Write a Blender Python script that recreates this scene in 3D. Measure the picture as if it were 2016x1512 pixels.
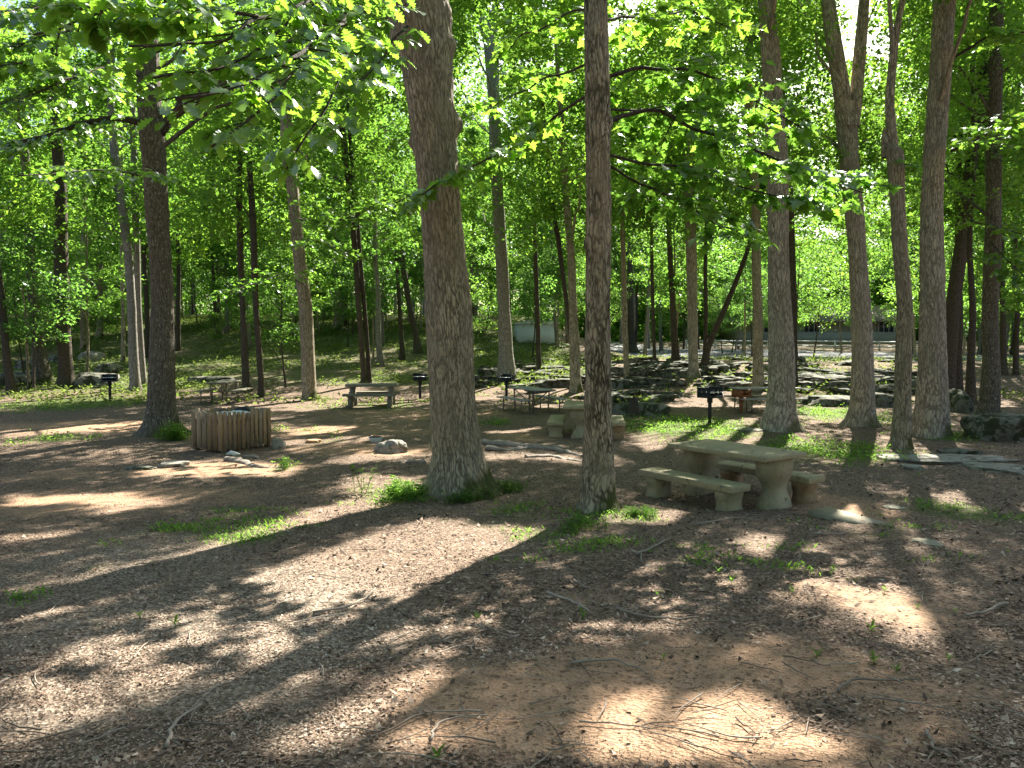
import bpy, bmesh, math, random
import numpy as np
from mathutils import Vector, Matrix

# ------------------------------------------------------------------ camera, sky, sun, exposure
scene = bpy.context.scene
for _o in list(bpy.data.objects):
    bpy.data.objects.remove(_o)
COL = scene.collection
R = math.radians
PW, PH, F = 2016.0, 1512.0, 1515.0          # photograph size and focal length in its pixels
CAM_Z = 2.3
PITCH = math.atan((PH / 2 - 668) / F)
cam_d = bpy.data.cameras.new('camera'); cam = bpy.data.objects.new('camera', cam_d); COL.objects.link(cam)
cam.location = (0, 0, CAM_Z); cam.rotation_euler = (R(90) - PITCH, 0, 0)
cam_d.sensor_width = 36.0; cam_d.lens = 36.0 * F / PW; cam_d.clip_start = 0.05; cam_d.clip_end = 2000
scene.camera = cam

SUN_AZ, SUN_EL = R(22.4), R(40)
SUN = np.array([math.sin(SUN_AZ) * math.cos(SUN_EL), math.cos(SUN_AZ) * math.cos(SUN_EL), math.sin(SUN_EL)])
world = bpy.data.worlds.new('World'); scene.world = world; world.use_nodes = True
wn = world.node_tree.nodes; wl = world.node_tree.links
for _n in list(wn): wn.remove(_n)
w_out = wn.new('ShaderNodeOutputWorld'); w_bg = wn.new('ShaderNodeBackground'); w_sky = wn.new('ShaderNodeTexSky')
w_sky.sky_type = 'NISHITA'; w_sky.sun_disc = False; w_sky.sun_elevation = SUN_EL; w_sky.sun_rotation = SUN_AZ
w_sky.air_density = 1.0; w_sky.dust_density = 2.0; w_sky.ozone_density = 1.0
w_bg.inputs['Strength'].default_value = 0.055
wl.new(w_sky.outputs[0], w_bg.inputs[0]); wl.new(w_bg.outputs[0], w_out.inputs[0])
sun_d = bpy.data.lights.new('sun', 'SUN'); sun_d.energy = 5.0; sun_d.angle = R(0.53); sun_d.color = (1.0, 0.95, 0.87)
sun = bpy.data.objects.new('sun', sun_d); COL.objects.link(sun)
sun.rotation_euler = Vector(SUN).to_track_quat('Z', 'Y').to_euler(); sun.location = (10, 25, 40)

vs = scene.view_settings
vs.view_transform = 'Standard'; vs.look = 'None'; vs.gamma = 1.0; vs.use_curve_mapping = False
vs.exposure = 2.25
try:
    vs.use_white_balance = True; vs.white_balance_temperature = 6800; vs.white_balance_tint = 5
except Exception:
    pass
cy = scene.cycles
cy.max_bounces = 7; cy.diffuse_bounces = 4; cy.glossy_bounces = 2; cy.transmission_bounces = 5; cy.transparent_max_bounces = 4
cy.use_adaptive_sampling = True; cy.adaptive_threshold = 0.012
cy.caustics_reflective = False; cy.caustics_refractive = False
cy.use_denoising = True
try:
    cy.denoiser = 'OPENIMAGEDENOISE'; cy.denoising_input_passes = 'RGB_ALBEDO_NORMAL'; cy.denoising_prefilter = 'NONE'
except Exception:
    pass
cy.sample_clamp_indirect = 6.0

rng = np.random.default_rng(7)
random.seed(7)

# ------------------------------------------------------------------ numpy helpers
def smooth(a, b, x):
    t = np.clip((np.asarray(x, float) - a) / (b - a), 0, 1); return t * t * (3 - 2 * t)

def _hash(ix, iy, seed):
    h = (ix.astype(np.int64) * 374761393 + iy.astype(np.int64) * 668265263 + seed * 982451653) & 0xFFFFFFFF
    h = ((h ^ (h >> 13)) * 1274126177) & 0xFFFFFFFF
    return ((h ^ (h >> 16)) & 0xFFFF) / 65535.0

def vnoise(x, y, seed=0, px=None):
    """value noise 0..1; px = integer period in x"""
    x = np.asarray(x, float); y = np.asarray(y, float)
    x0 = np.floor(x); y0 = np.floor(y); fx = x - x0; fy = y - y0
    fx = fx * fx * (3 - 2 * fx); fy = fy * fy * (3 - 2 * fy)
    xa, xb = x0, x0 + 1
    if px: xa = np.mod(xa, px); xb = np.mod(xb, px)
    a = _hash(xa, y0, seed); b = _hash(xb, y0, seed); c = _hash(xa, y0 + 1, seed); d = _hash(xb, y0 + 1, seed)
    return (a * (1 - fx) + b * fx) * (1 - fy) + (c * (1 - fx) + d * fx) * fy

def fbm(x, y, seed=0, octv=4):
    s = 0; a = 0.5; t = 0
    for k in range(octv):
        s = s + a * vnoise(x, y, seed + k * 17); t += a; a *= 0.5; x = x * 2.03; y = y * 2.03
    return s / t

def zg(x, y):
    """terrain height: a slight bank down from the camera, a flat clearing, a hill at the left and a raised plateau at the right"""
    x = np.asarray(x, float); y = np.asarray(y, float)
    t = np.clip((11 - y) / 11, 0, 1.3); z = 0.8 * t ** 1.25
    d = np.maximum(0, y - 29); left = 0.125 * d * d / (d + 7)
    left = np.where(left > 3.2, 3.2 + 2.6 * (1 - np.exp(-(left - 3.2) / 2.6)), left)
    right = 1.15 * smooth(26, 38, y) + 0.9 * smooth(84, 102, y)
    w = smooth(-1, 9, x - 0.03 * (y - 30))
    z = z + left * (1 - w) + right * w
    z = z + (fbm(x * 0.55, y * 0.55, 3, 3) - 0.5) * 0.09 * smooth(4, 9, y) + (fbm(x * 0.2, y * 0.2, 5, 2) - 0.5) * 0.35 * smooth(27, 40, y)
    z = z + (vnoise(x * 2.1, y * 2.1, 9) - 0.5) * 0.025
    return z

CP, SP = math.cos(PITCH), math.sin(PITCH)
def ray(px, py):
    u = (px - PW / 2) / F; v = -(py - PH / 2) / F
    return np.array([u, CP + v * SP, -SP + v * CP])
def at(px, py, D):
    d = ray(px, py); t = D / d[1]; return np.array([d[0] * t, D, CAM_Z + d[2] * t])
def gh(px, py):
    """where the sight line meets the ground"""
    d = ray(px, py); y = 1.5
    while y < 160:
        t = y / d[1]
        if CAM_Z + d[2] * t <= float(zg(d[0] * t, y)): break
        y += 0.04 + y * 0.002
    t = y / d[1]; x = d[0] * t
    return np.array([x, y, float(zg(x, y))])
def to_px(p):
    p = np.atleast_2d(p); dx = p[:, 0]; dy = p[:, 1]; dz = p[:, 2] - CAM_Z
    f = dy * CP - dz * SP; v = dy * SP + dz * CP
    f = np.where(f < 0.1, 0.1, f)
    return PW / 2 + F * dx / f, PH / 2 - F * v / f

# ------------------------------------------------------------------ object helpers
def tag(o, label=None, cat=None, group=None, kind=None):
    if label: o['label'] = label
    if cat: o['category'] = cat
    if group: o['group'] = group
    if kind: o['kind'] = kind
    return o
def thing(name, label, cat, loc=(0, 0, 0), rz=0.0, group=None):
    o = bpy.data.objects.new(name, None); COL.objects.link(o); o.empty_display_size = 0.2
    o.location = tuple(float(v) for v in loc); o.rotation_euler = (0, 0, rz)
    return tag(o, label, cat, group)
def link(name, me, mat, parent=None):
    o = bpy.data.objects.new(name, me); COL.objects.link(o)
    if mat is not None and len(me.materials) == 0: me.materials.append(mat)
    if parent is not None: o.parent = parent
    return o
def copy_tree(o, parent=None):
    c = o.copy(); COL.objects.link(c)
    if parent is not None: c.parent = parent
    for ch in list(o.children): copy_tree(ch, c)
    return c
def np_mesh(name, V, faces, smooth_shade=False, fattr=None, uv=None, vattr=None):
    """faces: list of integer arrays (n,k)"""
    me = bpy.data.meshes.new(name)
    V = np.asarray(V, np.float32); me.vertices.add(len(V)); me.vertices.foreach_set('co', V.ravel())
    faces = [np.asarray(f, np.int32) for f in faces if len(f)]
    tot = [np.full(len(f), f.shape[1], np.int32) for f in faces]
    tot = np.concatenate(tot); loops = np.concatenate([f.ravel() for f in faces])
    start = np.concatenate([[0], np.cumsum(tot)[:-1]]).astype(np.int32)
    me.loops.add(len(loops)); me.loops.foreach_set('vertex_index', loops)
    me.polygons.add(len(tot)); me.polygons.foreach_set('loop_start', start); me.polygons.foreach_set('loop_total', tot)
    if smooth_shade: me.polygons.foreach_set('use_smooth', np.ones(len(tot), bool))
    me.update(calc_edges=True)
    if fattr is not None:
        for k, a in fattr.items():
            at_ = me.attributes.new(k, 'FLOAT', 'FACE'); at_.data.foreach_set('value', np.asarray(a, np.float32))
    if vattr is not None:
        for k, a in vattr.items():
            at_ = me.attributes.new(k, 'FLOAT', 'POINT'); at_.data.foreach_set('value', np.asarray(a, np.float32))
    if uv is not None:
        l = me.uv_layers.new(name='uv'); l.data.foreach_set('uv', np.asarray(uv, np.float32)[loops].ravel())
    return me

class MB:
    """collects plain solids into one mesh"""
    def __init__(s): s.V = []; s.Fq = []; s.Ft = []; s.n = 0; s.UV = []
    def raw(s, V, quads=None, tris=None, uv=None):
        V = np.asarray(V, float)
        if quads is not None and len(quads): s.Fq.append(np.asarray(quads, int) + s.n)
        if tris is not None and len(tris): s.Ft.append(np.asarray(tris, int) + s.n)
        s.V.append(V); s.UV.append(np.zeros((len(V), 2)) if uv is None else uv); s.n += len(V)
        return s
    def box(s, c, size, rz=0.0, bev=0.0, M=None):
        hx, hy, hz = [v / 2 for v in size]; b = min(bev, hx * .45, hy * .45, hz * .45)
        if b <= 0:
            V = np.array([[sx * hx, sy * hy, sz * hz] for sz in (-1, 1) for sy in (-1, 1) for sx in (-1, 1)])
            Q = [[0, 2, 3, 1], [4, 5, 7, 6], [0, 1, 5, 4], [2, 6, 7, 3], [0, 4, 6, 2], [1, 3, 7, 5]]; T = None
        else:
            bm = bmesh.new(); bmesh.ops.create_cube(bm, size=1.0)
            for v in bm.verts: v.co = Vector((v.co.x * 2 * hx, v.co.y * 2 * hy, v.co.z * 2 * hz))
            bmesh.ops.bevel(bm, geom=list(bm.edges), offset=b, segments=2, affect='EDGES', profile=0.6)
            bm.verts.index_update(); V = np.array([v.co[:] for v in bm.verts])
            Q = [[v.index for v in f.verts] for f in bm.faces if len(f.verts) == 4]; T = [[v.index for v in f.verts] for f in bm.faces if len(f.verts) == 3]
            for f in bm.faces:
                if len(f.verts) > 4:
                    ids = [v.index for v in f.verts]; T += [[ids[0], ids[k], ids[k + 1]] for k in range(1, len(ids) - 1)]
            bm.free()
        if M is not None: V = V @ np.array(M).T
        c_, s_ = math.cos(rz), math.sin(rz); V = V @ np.array([[c_, s_, 0], [-s_, c_, 0], [0, 0, 1]])
        s.raw(V + np.asarray(c, float), Q, T); return s
    def tube(s, P, rad, n=8, cap=True):
        P = np.asarray(P, float); rad = np.broadcast_to(np.asarray(rad, float), (len(P),))
        T = np.gradient(P, axis=0); T /= np.linalg.norm(T, axis=1)[:, None] + 1e-9
        up = np.array([0, 0, 1.0]) if abs(T[:, 2]).mean() < 0.9 else np.array([0, 1.0, 0])
        A = np.cross(T, up); A /= np.linalg.norm(A, axis=1)[:, None] + 1e-9; B = np.cross(A, T)
        th = np.linspace(0, 2 * np.pi, n, endpoint=False)
        V = P[:, None, :] + rad[:, None, None] * (A[:, None, :] * np.cos(th)[None, :, None] + B[:, None, :] * np.sin(th)[None, :, None])
        m = len(P); i = np.arange(m - 1)[:, None] * n; j = np.arange(n)[None, :]; k = (j + 1) % n
        Q = np.stack([i + j, i + k, i + n + k, i + n + j], -1).reshape(-1, 4)
        L = np.concatenate([[0], np.cumsum(np.linalg.norm(np.diff(P, axis=0), axis=1))])
        uv = np.stack([np.broadcast_to(th[None, :], (m, n)) * rad[:, None], np.broadcast_to(L[:, None], (m, n))], -1).reshape(-1, 2)
        Vv = V.reshape(-1, 3); Tt = []
        if cap:
            Vv = np.concatenate([Vv, P[:1], P[-1:]]); a = m * n
            uv = np.concatenate([uv, [[0, 0], [0, L[-1]]]])
            Tt = [[a, (q + 1) % n, q] for q in range(n)] + [[a + 1, (m - 1) * n + q, (m - 1) * n + (q + 1) % n] for q in range(n)]
        s.raw(Vv, Q, Tt, uv); return s
    def prism(s, prof, depth, c=(0, 0, 0), rz=0.0):
        """profile in x,z (convex per row: list of (halfwidth, z) ) extruded along y"""
        n = len(prof); V = []
        for sy in (-depth / 2, depth / 2):
            for w, z in prof: V += [[-w, sy, z], [w, sy, z]]
        V = np.array(V, float); Q = []
        for k in range(n - 1):
            a = 2 * k; b = 2 * n + 2 * k
            Q += [[a, a + 1, a + 3, a + 2], [b + 1, b, b + 2, b + 3], [a, a + 2, b + 2, b], [a + 1, b + 1, b + 3, a + 3]]
        Q += [[0, 2 * n, 2 * n + 1, 1], [2 * n - 2, 2 * n - 1, 4 * n - 1, 4 * n - 2]]
        c_, s_ = math.cos(rz), math.sin(rz); V = V @ np.array([[c_, s_, 0], [-s_, c_, 0], [0, 0, 1]])
        s.raw(V + np.asarray(c, float), Q); return s
    def mesh(s, name, smooth_shade=False):
        fs = []
        if s.Fq: fs.append(np.concatenate(s.Fq))
        if s.Ft: fs.append(np.concatenate(s.Ft))
        return np_mesh(name, np.concatenate(s.V), fs, smooth_shade, uv=np.concatenate(s.UV))
    def build(s, name, mat, parent=None, smooth_shade=False):
        return link(name, s.mesh(name, smooth_shade), mat, parent)

# ------------------------------------------------------------------ materials
class NT:
    def __init__(s, name):
        s.m = bpy.data.materials.new(name); s.m.use_nodes = True; s.t = s.m.node_tree
        for n in list(s.t.nodes): s.t.nodes.remove(n)
        s.out = s.t.nodes.new('ShaderNodeOutputMaterial')
    def n(s, typ, **kw):
        nd = s.t.nodes.new(typ)
        for k, v in kw.items():
            if k.startswith('i_'):
                key = k[2:]; key = int(key) if key.isdigit() else key.replace('_', ' ')
                nd.inputs[key].default_value = v
            else: setattr(nd, k, v)
        return nd
    def l(s, a, b): s.t.links.new(a, b)
    def coord(s, kind='Object'): return s.n('ShaderNodeTexCoord').outputs[kind]
    def mapping(s, vec, scale=(1, 1, 1), rot=(0, 0, 0)):
        m = s.n('ShaderNodeMapping'); m.inputs['Scale'].default_value = scale; m.inputs['Rotation'].default_value = rot
        s.l(vec, m.inputs['Vector']); return m.outputs[0]
    def noise(s, vec, scale, detail=4, rough=0.55, dist=0.0):
        n = s.n('ShaderNodeTexNoise'); n.inputs['Scale'].default_value = scale; n.inputs['Detail'].default_value = detail
        n.inputs['Roughness'].default_value = rough; n.inputs['Distortion'].default_value = dist
        if vec is not None: s.l(vec, n.inputs['Vector'])
        return n.outputs['Fac']
    def voronoi(s, vec, scale, feature='F1', rnd=1.0):
        n = s.n('ShaderNodeTexVoronoi'); n.feature = feature; n.inputs['Scale'].default_value = scale; n.inputs['Randomness'].default_value = rnd
        s.l(vec, n.inputs['Vector']); return n
    def ramp(s, fac, stops, interp='LINEAR'):
        r = s.n('ShaderNodeValToRGB'); r.color_ramp.interpolation = interp
        while len(r.color_ramp.elements) < len(stops): r.color_ramp.elements.new(0.5)
        for e, (p, c) in zip(r.color_ramp.elements, stops):
            e.position = p; e.color = (c, c, c, 1) if isinstance(c, (int, float)) else (*c, 1)
        s.l(fac, r.inputs[0]); return r.outputs[0]
    def mix(s, fac, a, b, blend='MIX'):
        m = s.n('ShaderNodeMix', data_type='RGBA', blend_type=blend)
        for v, i in ((fac, 0), (a, 6), (b, 7)):
            if isinstance(v, (int, float)): m.inputs[i].default_value = v
            elif isinstance(v, tuple): m.inputs[i].default_value = (*v, 1)
            else: s.l(v, m.inputs[i])
        return m.outputs[2]
    def math(s, op, a, b=None, clamp=False):
        m = s.n('ShaderNodeMath', operation=op, use_clamp=clamp)
        for v, i in ((a, 0), (b, 1)):
            if v is None: continue
            if isinstance(v, (int, float)): m.inputs[i].default_value = v
            else: s.l(v, m.inputs[i])
        return m.outputs[0]
    def attr(s, name): return s.n('ShaderNodeAttribute', attribute_name=name).outputs['Fac']
    def bump(s, h, strength=0.5, dist=0.02):
        b = s.n('ShaderNodeBump'); b.inputs['Strength'].default_value = strength; b.inputs['Distance'].default_value = dist
        s.l(h, b.inputs['Height']); return b.outputs[0]
    def principled(s, col, rough=0.8, normal=None, metal=0.0, spec=0.3):
        p = s.n('ShaderNodeBsdfPrincipled')
        if isinstance(col, tuple): p.inputs['Base Color'].default_value = (*col, 1)
        else: s.l(col, p.inputs['Base Color'])
        if isinstance(rough, (int, float)): p.inputs['Roughness'].default_value = rough
        else: s.l(rough, p.inputs['Roughness'])
        p.inputs['Metallic'].default_value = metal; p.inputs['Specular IOR Level'].default_value = spec
        if normal is not None: s.l(normal, p.inputs['Normal'])
        s.l(p.outputs[0], s.out.inputs[0]); return s.m

def leaf_mat(name, dark, mid, light, trans_gain=3.0, gloss=0.035):
    t = NT(name); r = t.attr('rnd'); oi = t.n('ShaderNodeObjectInfo').outputs['Random']
    f = t.math('ADD', t.math('MULTIPLY', r, 0.6), t.math('MULTIPLY', oi, 0.4))
    c = t.ramp(f, [(0.0, dark), (0.5, mid), (1.0, light)])
    d = t.n('ShaderNodeBsdfDiffuse'); t.l(c, d.inputs[0])
    tc = t.mix(1.0, c, (trans_gain * 0.95, trans_gain * 1.0, trans_gain * 0.56), 'MULTIPLY')
    tr = t.n('ShaderNodeBsdfTranslucent'); t.l(tc, tr.inputs[0])
    m1 = t.n('ShaderNodeMixShader'); m1.inputs[0].default_value = 0.58; t.l(d.outputs[0], m1.inputs[1]); t.l(tr.outputs[0], m1.inputs[2])
    g = t.n('ShaderNodeBsdfGlossy'); g.inputs['Roughness'].default_value = 0.38; g.inputs[0].default_value = (0.9, 0.95, 1, 1)
    fr = t.n('ShaderNodeFresnel'); fr.inputs[0].default_value = 1.4
    fac = t.math('MULTIPLY', fr.outputs[0], gloss * 4)
    m2 = t.n('ShaderNodeMixShader'); t.l(fac, m2.inputs[0]); t.l(m1.outputs[0], m2.inputs[1]); t.l(g.outputs[0], m2.inputs[2])
    t.l(m2.outputs[0], t.out.inputs[0]); return t.m

M = {}
M['leaf'] = leaf_mat('leaf', (0.040, 0.085, 0.022), (0.078, 0.145, 0.030), (0.135, 0.210, 0.036), gloss=0.012)
M['leaf_far'] = leaf_mat('leaf_far', (0.040, 0.088, 0.030), (0.075, 0.142, 0.038), (0.135, 0.210, 0.046), gloss=0.02)
M['oak_leaf'] = leaf_mat('oak_leaf', (0.056, 0.112, 0.024), (0.092, 0.165, 0.030), (0.145, 0.225, 0.036))
M['maple_leaf'] = leaf_mat('maple_leaf', (0.046, 0.095, 0.024), (0.080, 0.148, 0.030), (0.138, 0.215, 0.036), gloss=0.03)
M['weed'] = leaf_mat('weed', (0.06, 0.115, 0.035), (0.11, 0.19, 0.05), (0.20, 0.30, 0.085), trans_gain=2.4, gloss=0.0)

M['hill_plant'] = leaf_mat('hill_plant', (0.045, 0.075, 0.026), (0.085, 0.125, 0.042), (0.16, 0.19, 0.075), trans_gain=1.7, gloss=0.0)
def bark_mat(name, dark, light, lichen=0.0, moss=0.25, scale=1.0, lichen_col=(0.36, 0.36, 0.32), algae=0.0):
    t = NT(name); uv = t.coord('UV'); ob = t.coord('Object'); oi = t.n('ShaderNodeObjectInfo').outputs['Random']
    dn = t.n('ShaderNodeTexNoise'); dn.inputs['Scale'].default_value = 3.0 * scale; dn.inputs['Detail'].default_value = 3
    t.l(uv, dn.inputs['Vector'])
    wv = t.mix(0.09, uv, dn.outputs['Color'], 'ADD')
    n1 = t.noise(t.mapping(wv, (26 * scale, 4.4 * scale, 1)), 1.0, 2, 0.5, 0.4)
    r1 = t.ramp(t.math('ABSOLUTE', t.math('SUBTRACT', n1, 0.5)), [(0.0, 0.0), (0.03, 0.25), (0.10, 1.0)])
    v1 = t.voronoi(t.mapping(wv, (36 * scale, 8.0 * scale, 1)), 1.0, 'DISTANCE_TO_EDGE').outputs['Distance']
    ridge = t.math('MULTIPLY', t.ramp(v1, [(0.0, 0.15), (0.06, 0.5), (0.22, 1.0)]), r1)
    fine = t.noise(t.mapping(wv, (110 * scale, 26 * scale, 1)), 1.0, 5, 0.7)
    big = t.noise(t.mapping(uv, (2.2, 1.3, 1)), 1.0, 3)
    h = t.math('ADD', t.math('MULTIPLY', ridge, 0.7), t.math('MULTIPLY', fine, 0.55))
    c = t.mix(t.ramp(h, [(0.26, 0.0), (0.80, 1.0)]), tuple(v * .42 for v in dark), tuple(v * 1.12 for v in light))
    c = t.mix(t.ramp(big, [(0.35, 0.0), (0.66, 0.6)]), c, tuple(v * 0.48 for v in light))
    c = t.mix(t.math('MULTIPLY', t.ramp(fine, [(0.3, 0), (0.7, 1)]), 0.25), c, tuple(min(1, v * 1.5) for v in light))
    if lichen > 0:
        ln = t.noise(t.mapping(uv, (26, 11, 1)), 1.0, 4, 0.6); c = t.mix(t.math('MULTIPLY', t.ramp(ln, [(0.60, 0), (0.66, 1)]), lichen), c, lichen_col)
    if algae > 0:
        an = t.noise(t.mapping(uv, (3.2, 1.7, 1)), 1.0, 4, 0.6, 0.6); am = t.math('SUBTRACT', t.math('ADD', an, t.math('MULTIPLY', t.math('SUBTRACT', 0.6, ridge), 0.16)), 0.0); c = t.mix(t.math('MULTIPLY', t.ramp(am, [(0.52, 0), (0.70, 1)]), algae), c, (0.030, 0.027, 0.015))
    mz = t.attr('moss'); mn = t.noise(t.mapping(uv, (6, 3, 1)), 1.0, 4)
    mf = t.ramp(t.math('ADD', t.math('MULTIPLY', mz, 0.8), t.math('MULTIPLY', mn, 0.55)), [(0.62, 0), (0.85, 1)])
    c = t.mix(t.math('MULTIPLY', mf, moss * 2.2, clamp=True), c, (0.05, 0.062, 0.012))
    hs = t.n('ShaderNodeHueSaturation'); t.l(t.math('ADD', t.math('MULTIPLY', oi, 0.35), 0.82), hs.inputs['Value']); t.l(c, hs.inputs['Color'])
    return t.principled(hs.outputs[0], 0.92, t.bump(h, 0.9, 0.022), spec=0.15)
M['bark_brown'] = bark_mat('bark_brown', (0.10, 0.077, 0.057), (0.41, 0.345, 0.255), 0.0, 0.4, 0.66)
M['bark_algae'] = bark_mat('bark_algae', (0.10, 0.078, 0.057), (0.40, 0.335, 0.245), 0.0, 0.4, 0.75, algae=0.85)
M['bark_lichen'] = bark_mat('bark_lichen', (0.045, 0.038, 0.031), (0.175, 0.15, 0.122), 0.85, 0.35, 0.85)
M['bark_grey'] = bark_mat('bark_grey', (0.09, 0.08, 0.073), (0.36, 0.325, 0.295), 0.1, 0.25, 0.85)
M['bark_dark'] = bark_mat('bark_dark', (0.035, 0.028, 0.022), (0.13, 0.105, 0.085), 0.15, 0.2, 1.4)
M['bark_shag'] = bark_mat('bark_shag', (0.11, 0.092, 0.076), (0.41, 0.355, 0.285), 0.12, 0.3, 0.6)

def ground_mat():
    t = NT('forest_floor'); ob = t.coord('Object')
    n1 = t.noise(ob, 0.9, 5, 0.6); n2 = t.noise(ob, 7.0, 6, 0.7, 0.3); n3 = t.noise(ob, 38.0, 4, 0.75)
    vo = t.voronoi(ob, 46.0); vc = t.n('ShaderNodeSeparateColor'); t.l(vo.outputs['Color'], vc.inputs[0])
    speck = vc.outputs[0]
    litter = t.ramp(t.math('ADD', t.math('MULTIPLY', speck, 0.6), t.math('MULTIPLY', n3, 0.5)),
                    [(0.15, (0.06, 0.042, 0.033)), (0.45, (0.155, 0.107, 0.078)), (0.72, (0.28, 0.20, 0.152)), (0.95, (0.45, 0.355, 0.28))])
    litter = t.mix(t.ramp(n2, [(0.35, 0.0), (0.7, 0.55)]), litter, (0.085, 0.06, 0.046))
    dirt = t.ramp(t.math('ADD', t.math('MULTIPLY', n2, 0.7), t.math('MULTIPLY', n3, 0.35)), [(0.25, (0.25, 0.148, 0.095)), (0.55, (0.38, 0.242, 0.160)), (0.85, (0.48, 0.338, 0.245))])
    dirt = t.mix(t.ramp(vc.outputs[1], [(0.86, 0.0), (0.90, 0.7)]), dirt, (0.10, 0.065, 0.045))
    gravel = t.ramp(t.math('ADD', t.math('MULTIPLY', vc.outputs[2], 0.65), t.math('MULTIPLY', n3, 0.4)),
                    [(0.15, (0.075, 0.056, 0.044)), (0.5, (0.20, 0.155, 0.122)), (0.9, (0.42, 0.345, 0.28))])
    green = t.ramp(t.math('ADD', t.math('MULTIPLY', n2, 0.6), t.math('MULTIPLY', n3, 0.5)), [(0.3, (0.045, 0.055, 0.02)), (0.6, (0.10, 0.125, 0.042)), (0.9, (0.20, 0.21, 0.085))])
    def zone(attr, lo, hi):
        return t.ramp(t.math('ADD', t.attr(attr), t.math('MULTIPLY', t.math('SUBTRACT', n2, 0.5), 0.9)), [(lo, 0), (hi, 1)])
    c = t.mix(zone('gravel', 0.35, 0.75), litter, gravel)
    c = t.mix(zone('dirt', 0.38, 0.72), c, dirt)
    c = t.mix(zone('grass', 0.38, 0.78), c, green)
    h = t.math('ADD', t.math('MULTIPLY', vo.outputs['Distance'], 0.8), t.math('MULTIPLY', n3, 0.8))
    return t.principled(c, 0.95, t.bump(h, 0.8, 0.02), spec=0.1)
M['ground'] = ground_mat()

def chip_mat(name, stops):
    t = NT(name); r = t.attr('rnd'); c = t.ramp(r, stops)
    n = t.noise(t.coord('Object'), 60, 3); c = t.mix(t.ramp(n, [(0.3, 0.0), (0.8, 0.25)]), c, (0.07, 0.05, 0.04))
    return t.principled(c, 0.85, spec=0.2)
M['litter'] = chip_mat('litter', [(0.0, (0.045, 0.03, 0.024)), (0.3, (0.135, 0.088, 0.062)), (0.65, (0.31, 0.215, 0.162)), (0.9, (0.49, 0.375, 0.295)), (1.0, (0.62, 0.52, 0.43))])
M['stick'] = chip_mat('stick', [(0.0, (0.10, 0.075, 0.06)), (0.5, (0.26, 0.21, 0.175)), (1.0, (0.40, 0.34, 0.29))])
def simple(name, dark, light, scale=14, rough=0.85, bump=0.35, stretch=(1, 1, 1), spec=0.2, metal=0.0, spots=None, vary=0.0):
    t = NT(name); ob = t.mapping(t.coord('Object'), stretch)
    n = t.noise(ob, scale, 6, 0.65); n2 = t.noise(ob, scale * 0.2, 4)
    c = t.ramp(t.math('ADD', t.math('MULTIPLY', n, 0.65), t.math('MULTIPLY', n2, 0.45)), [(0.3, dark), (0.75, light)])
    if spots:
        sn = t.noise(t.coord('Object'), spots[1], 5, 0.65, 0.4); c = t.mix(t.ramp(sn, [(spots[2], 0), (spots[2] + 0.07, spots[3])]), c, spots[0])
    if vary:
        oi = t.n('ShaderNodeObjectInfo').outputs['Random']; hs = t.n('ShaderNodeHueSaturation'); t.l(t.math('ADD', t.math('MULTIPLY', oi, vary), 1 - vary * .55), hs.inputs['Value'])
        t.l(t.math('ADD', t.math('MULTIPLY', t.math('FRACT', t.math('MULTIPLY', oi, 7.3)), -.45), 1.1), hs.inputs['Saturation']); t.l(c, hs.inputs['Color']); c = hs.outputs[0]
    return t.principled(c, rough, t.bump(n, bump, 0.01), metal=metal, spec=spec)
M['concrete'] = simple('concrete', (0.235, 0.20, 0.125), (0.39, 0.34, 0.225), 24, spots=((0.07, 0.065, 0.045), 7.0, 0.60, 0.7))
M['concrete_rust'] = simple('concrete_rust', (0.20, 0.12, 0.065), (0.34, 0.24, 0.15), 16, spots=((0.06, 0.045, 0.03), 6.0, 0.58, 0.8))
M['slab'] = simple('slab', (0.19, 0.17, 0.125), (0.30, 0.27, 0.205), 18)
M['rock'] = simple('rock', (0.07, 0.066, 0.055), (0.25, 0.24, 0.21), 7, 0.92, 1.0, spots=((0.03, 0.036, 0.015), 3.4, 0.47, 0.9))
M['rock_pale'] = simple('rock_pale', (0.16, 0.145, 0.125), (0.36, 0.33, 0.29), 9, 0.92, 0.9, spots=((0.07, 0.062, 0.04), 4.5, 0.54, 0.75))
M['rock_orange'] = simple('rock_orange', (0.30, 0.17, 0.09), (0.52, 0.33, 0.20), 9, 0.9, 0.5)
M['root'] = simple('root', (0.13, 0.105, 0.09), (0.31, 0.265, 0.235), 9, 0.9, 0.7, (1, 1, 1), spots=((0.12, 0.09, 0.07), 4, 0.58, 0.6))
M['picket'] = simple('picket', (0.21, 0.148, 0.092), (0.43, 0.315, 0.205), 16, 0.85, 0.4, (3.5, 3.5, 0.35), spots=((0.10, 0.07, 0.045), 5, 0.58, 0.6), vary=.4)
M['old_wood'] = simple('old_wood', (0.13, 0.12, 0.095), (0.27, 0.25, 0.205), 16, 0.9, 0.4, (0.5, 3, 3))
M['grey_wood'] = simple('grey_wood', (0.22, 0.205, 0.19), (0.42, 0.40, 0.375), 16, 0.85, 0.35, (1.5, 1.5, 1.5))
M['pipe'] = simple('pipe', (0.12, 0.10, 0.075), (0.24, 0.20, 0.15), 18, 0.6, 0.2, metal=0.4)
M['iron'] = simple('iron', (0.008, 0.009, 0.014), (0.022, 0.024, 0.034), 25, 0.55, 0.3, spec=0.35)
M['rust'] = simple('rust', (0.16, 0.055, 0.025), (0.30, 0.125, 0.06), 18, 0.85, 0.4)
M['steel'] = simple('steel', (0.45, 0.46, 0.5), (0.7, 0.71, 0.75), 25, 0.35, 0.1, metal=0.7)
M['white_lid'] = simple('white_lid', (0.50, 0.56, 0.60), (0.68, 0.73, 0.76), 10, 0.5, 0.1)
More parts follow.
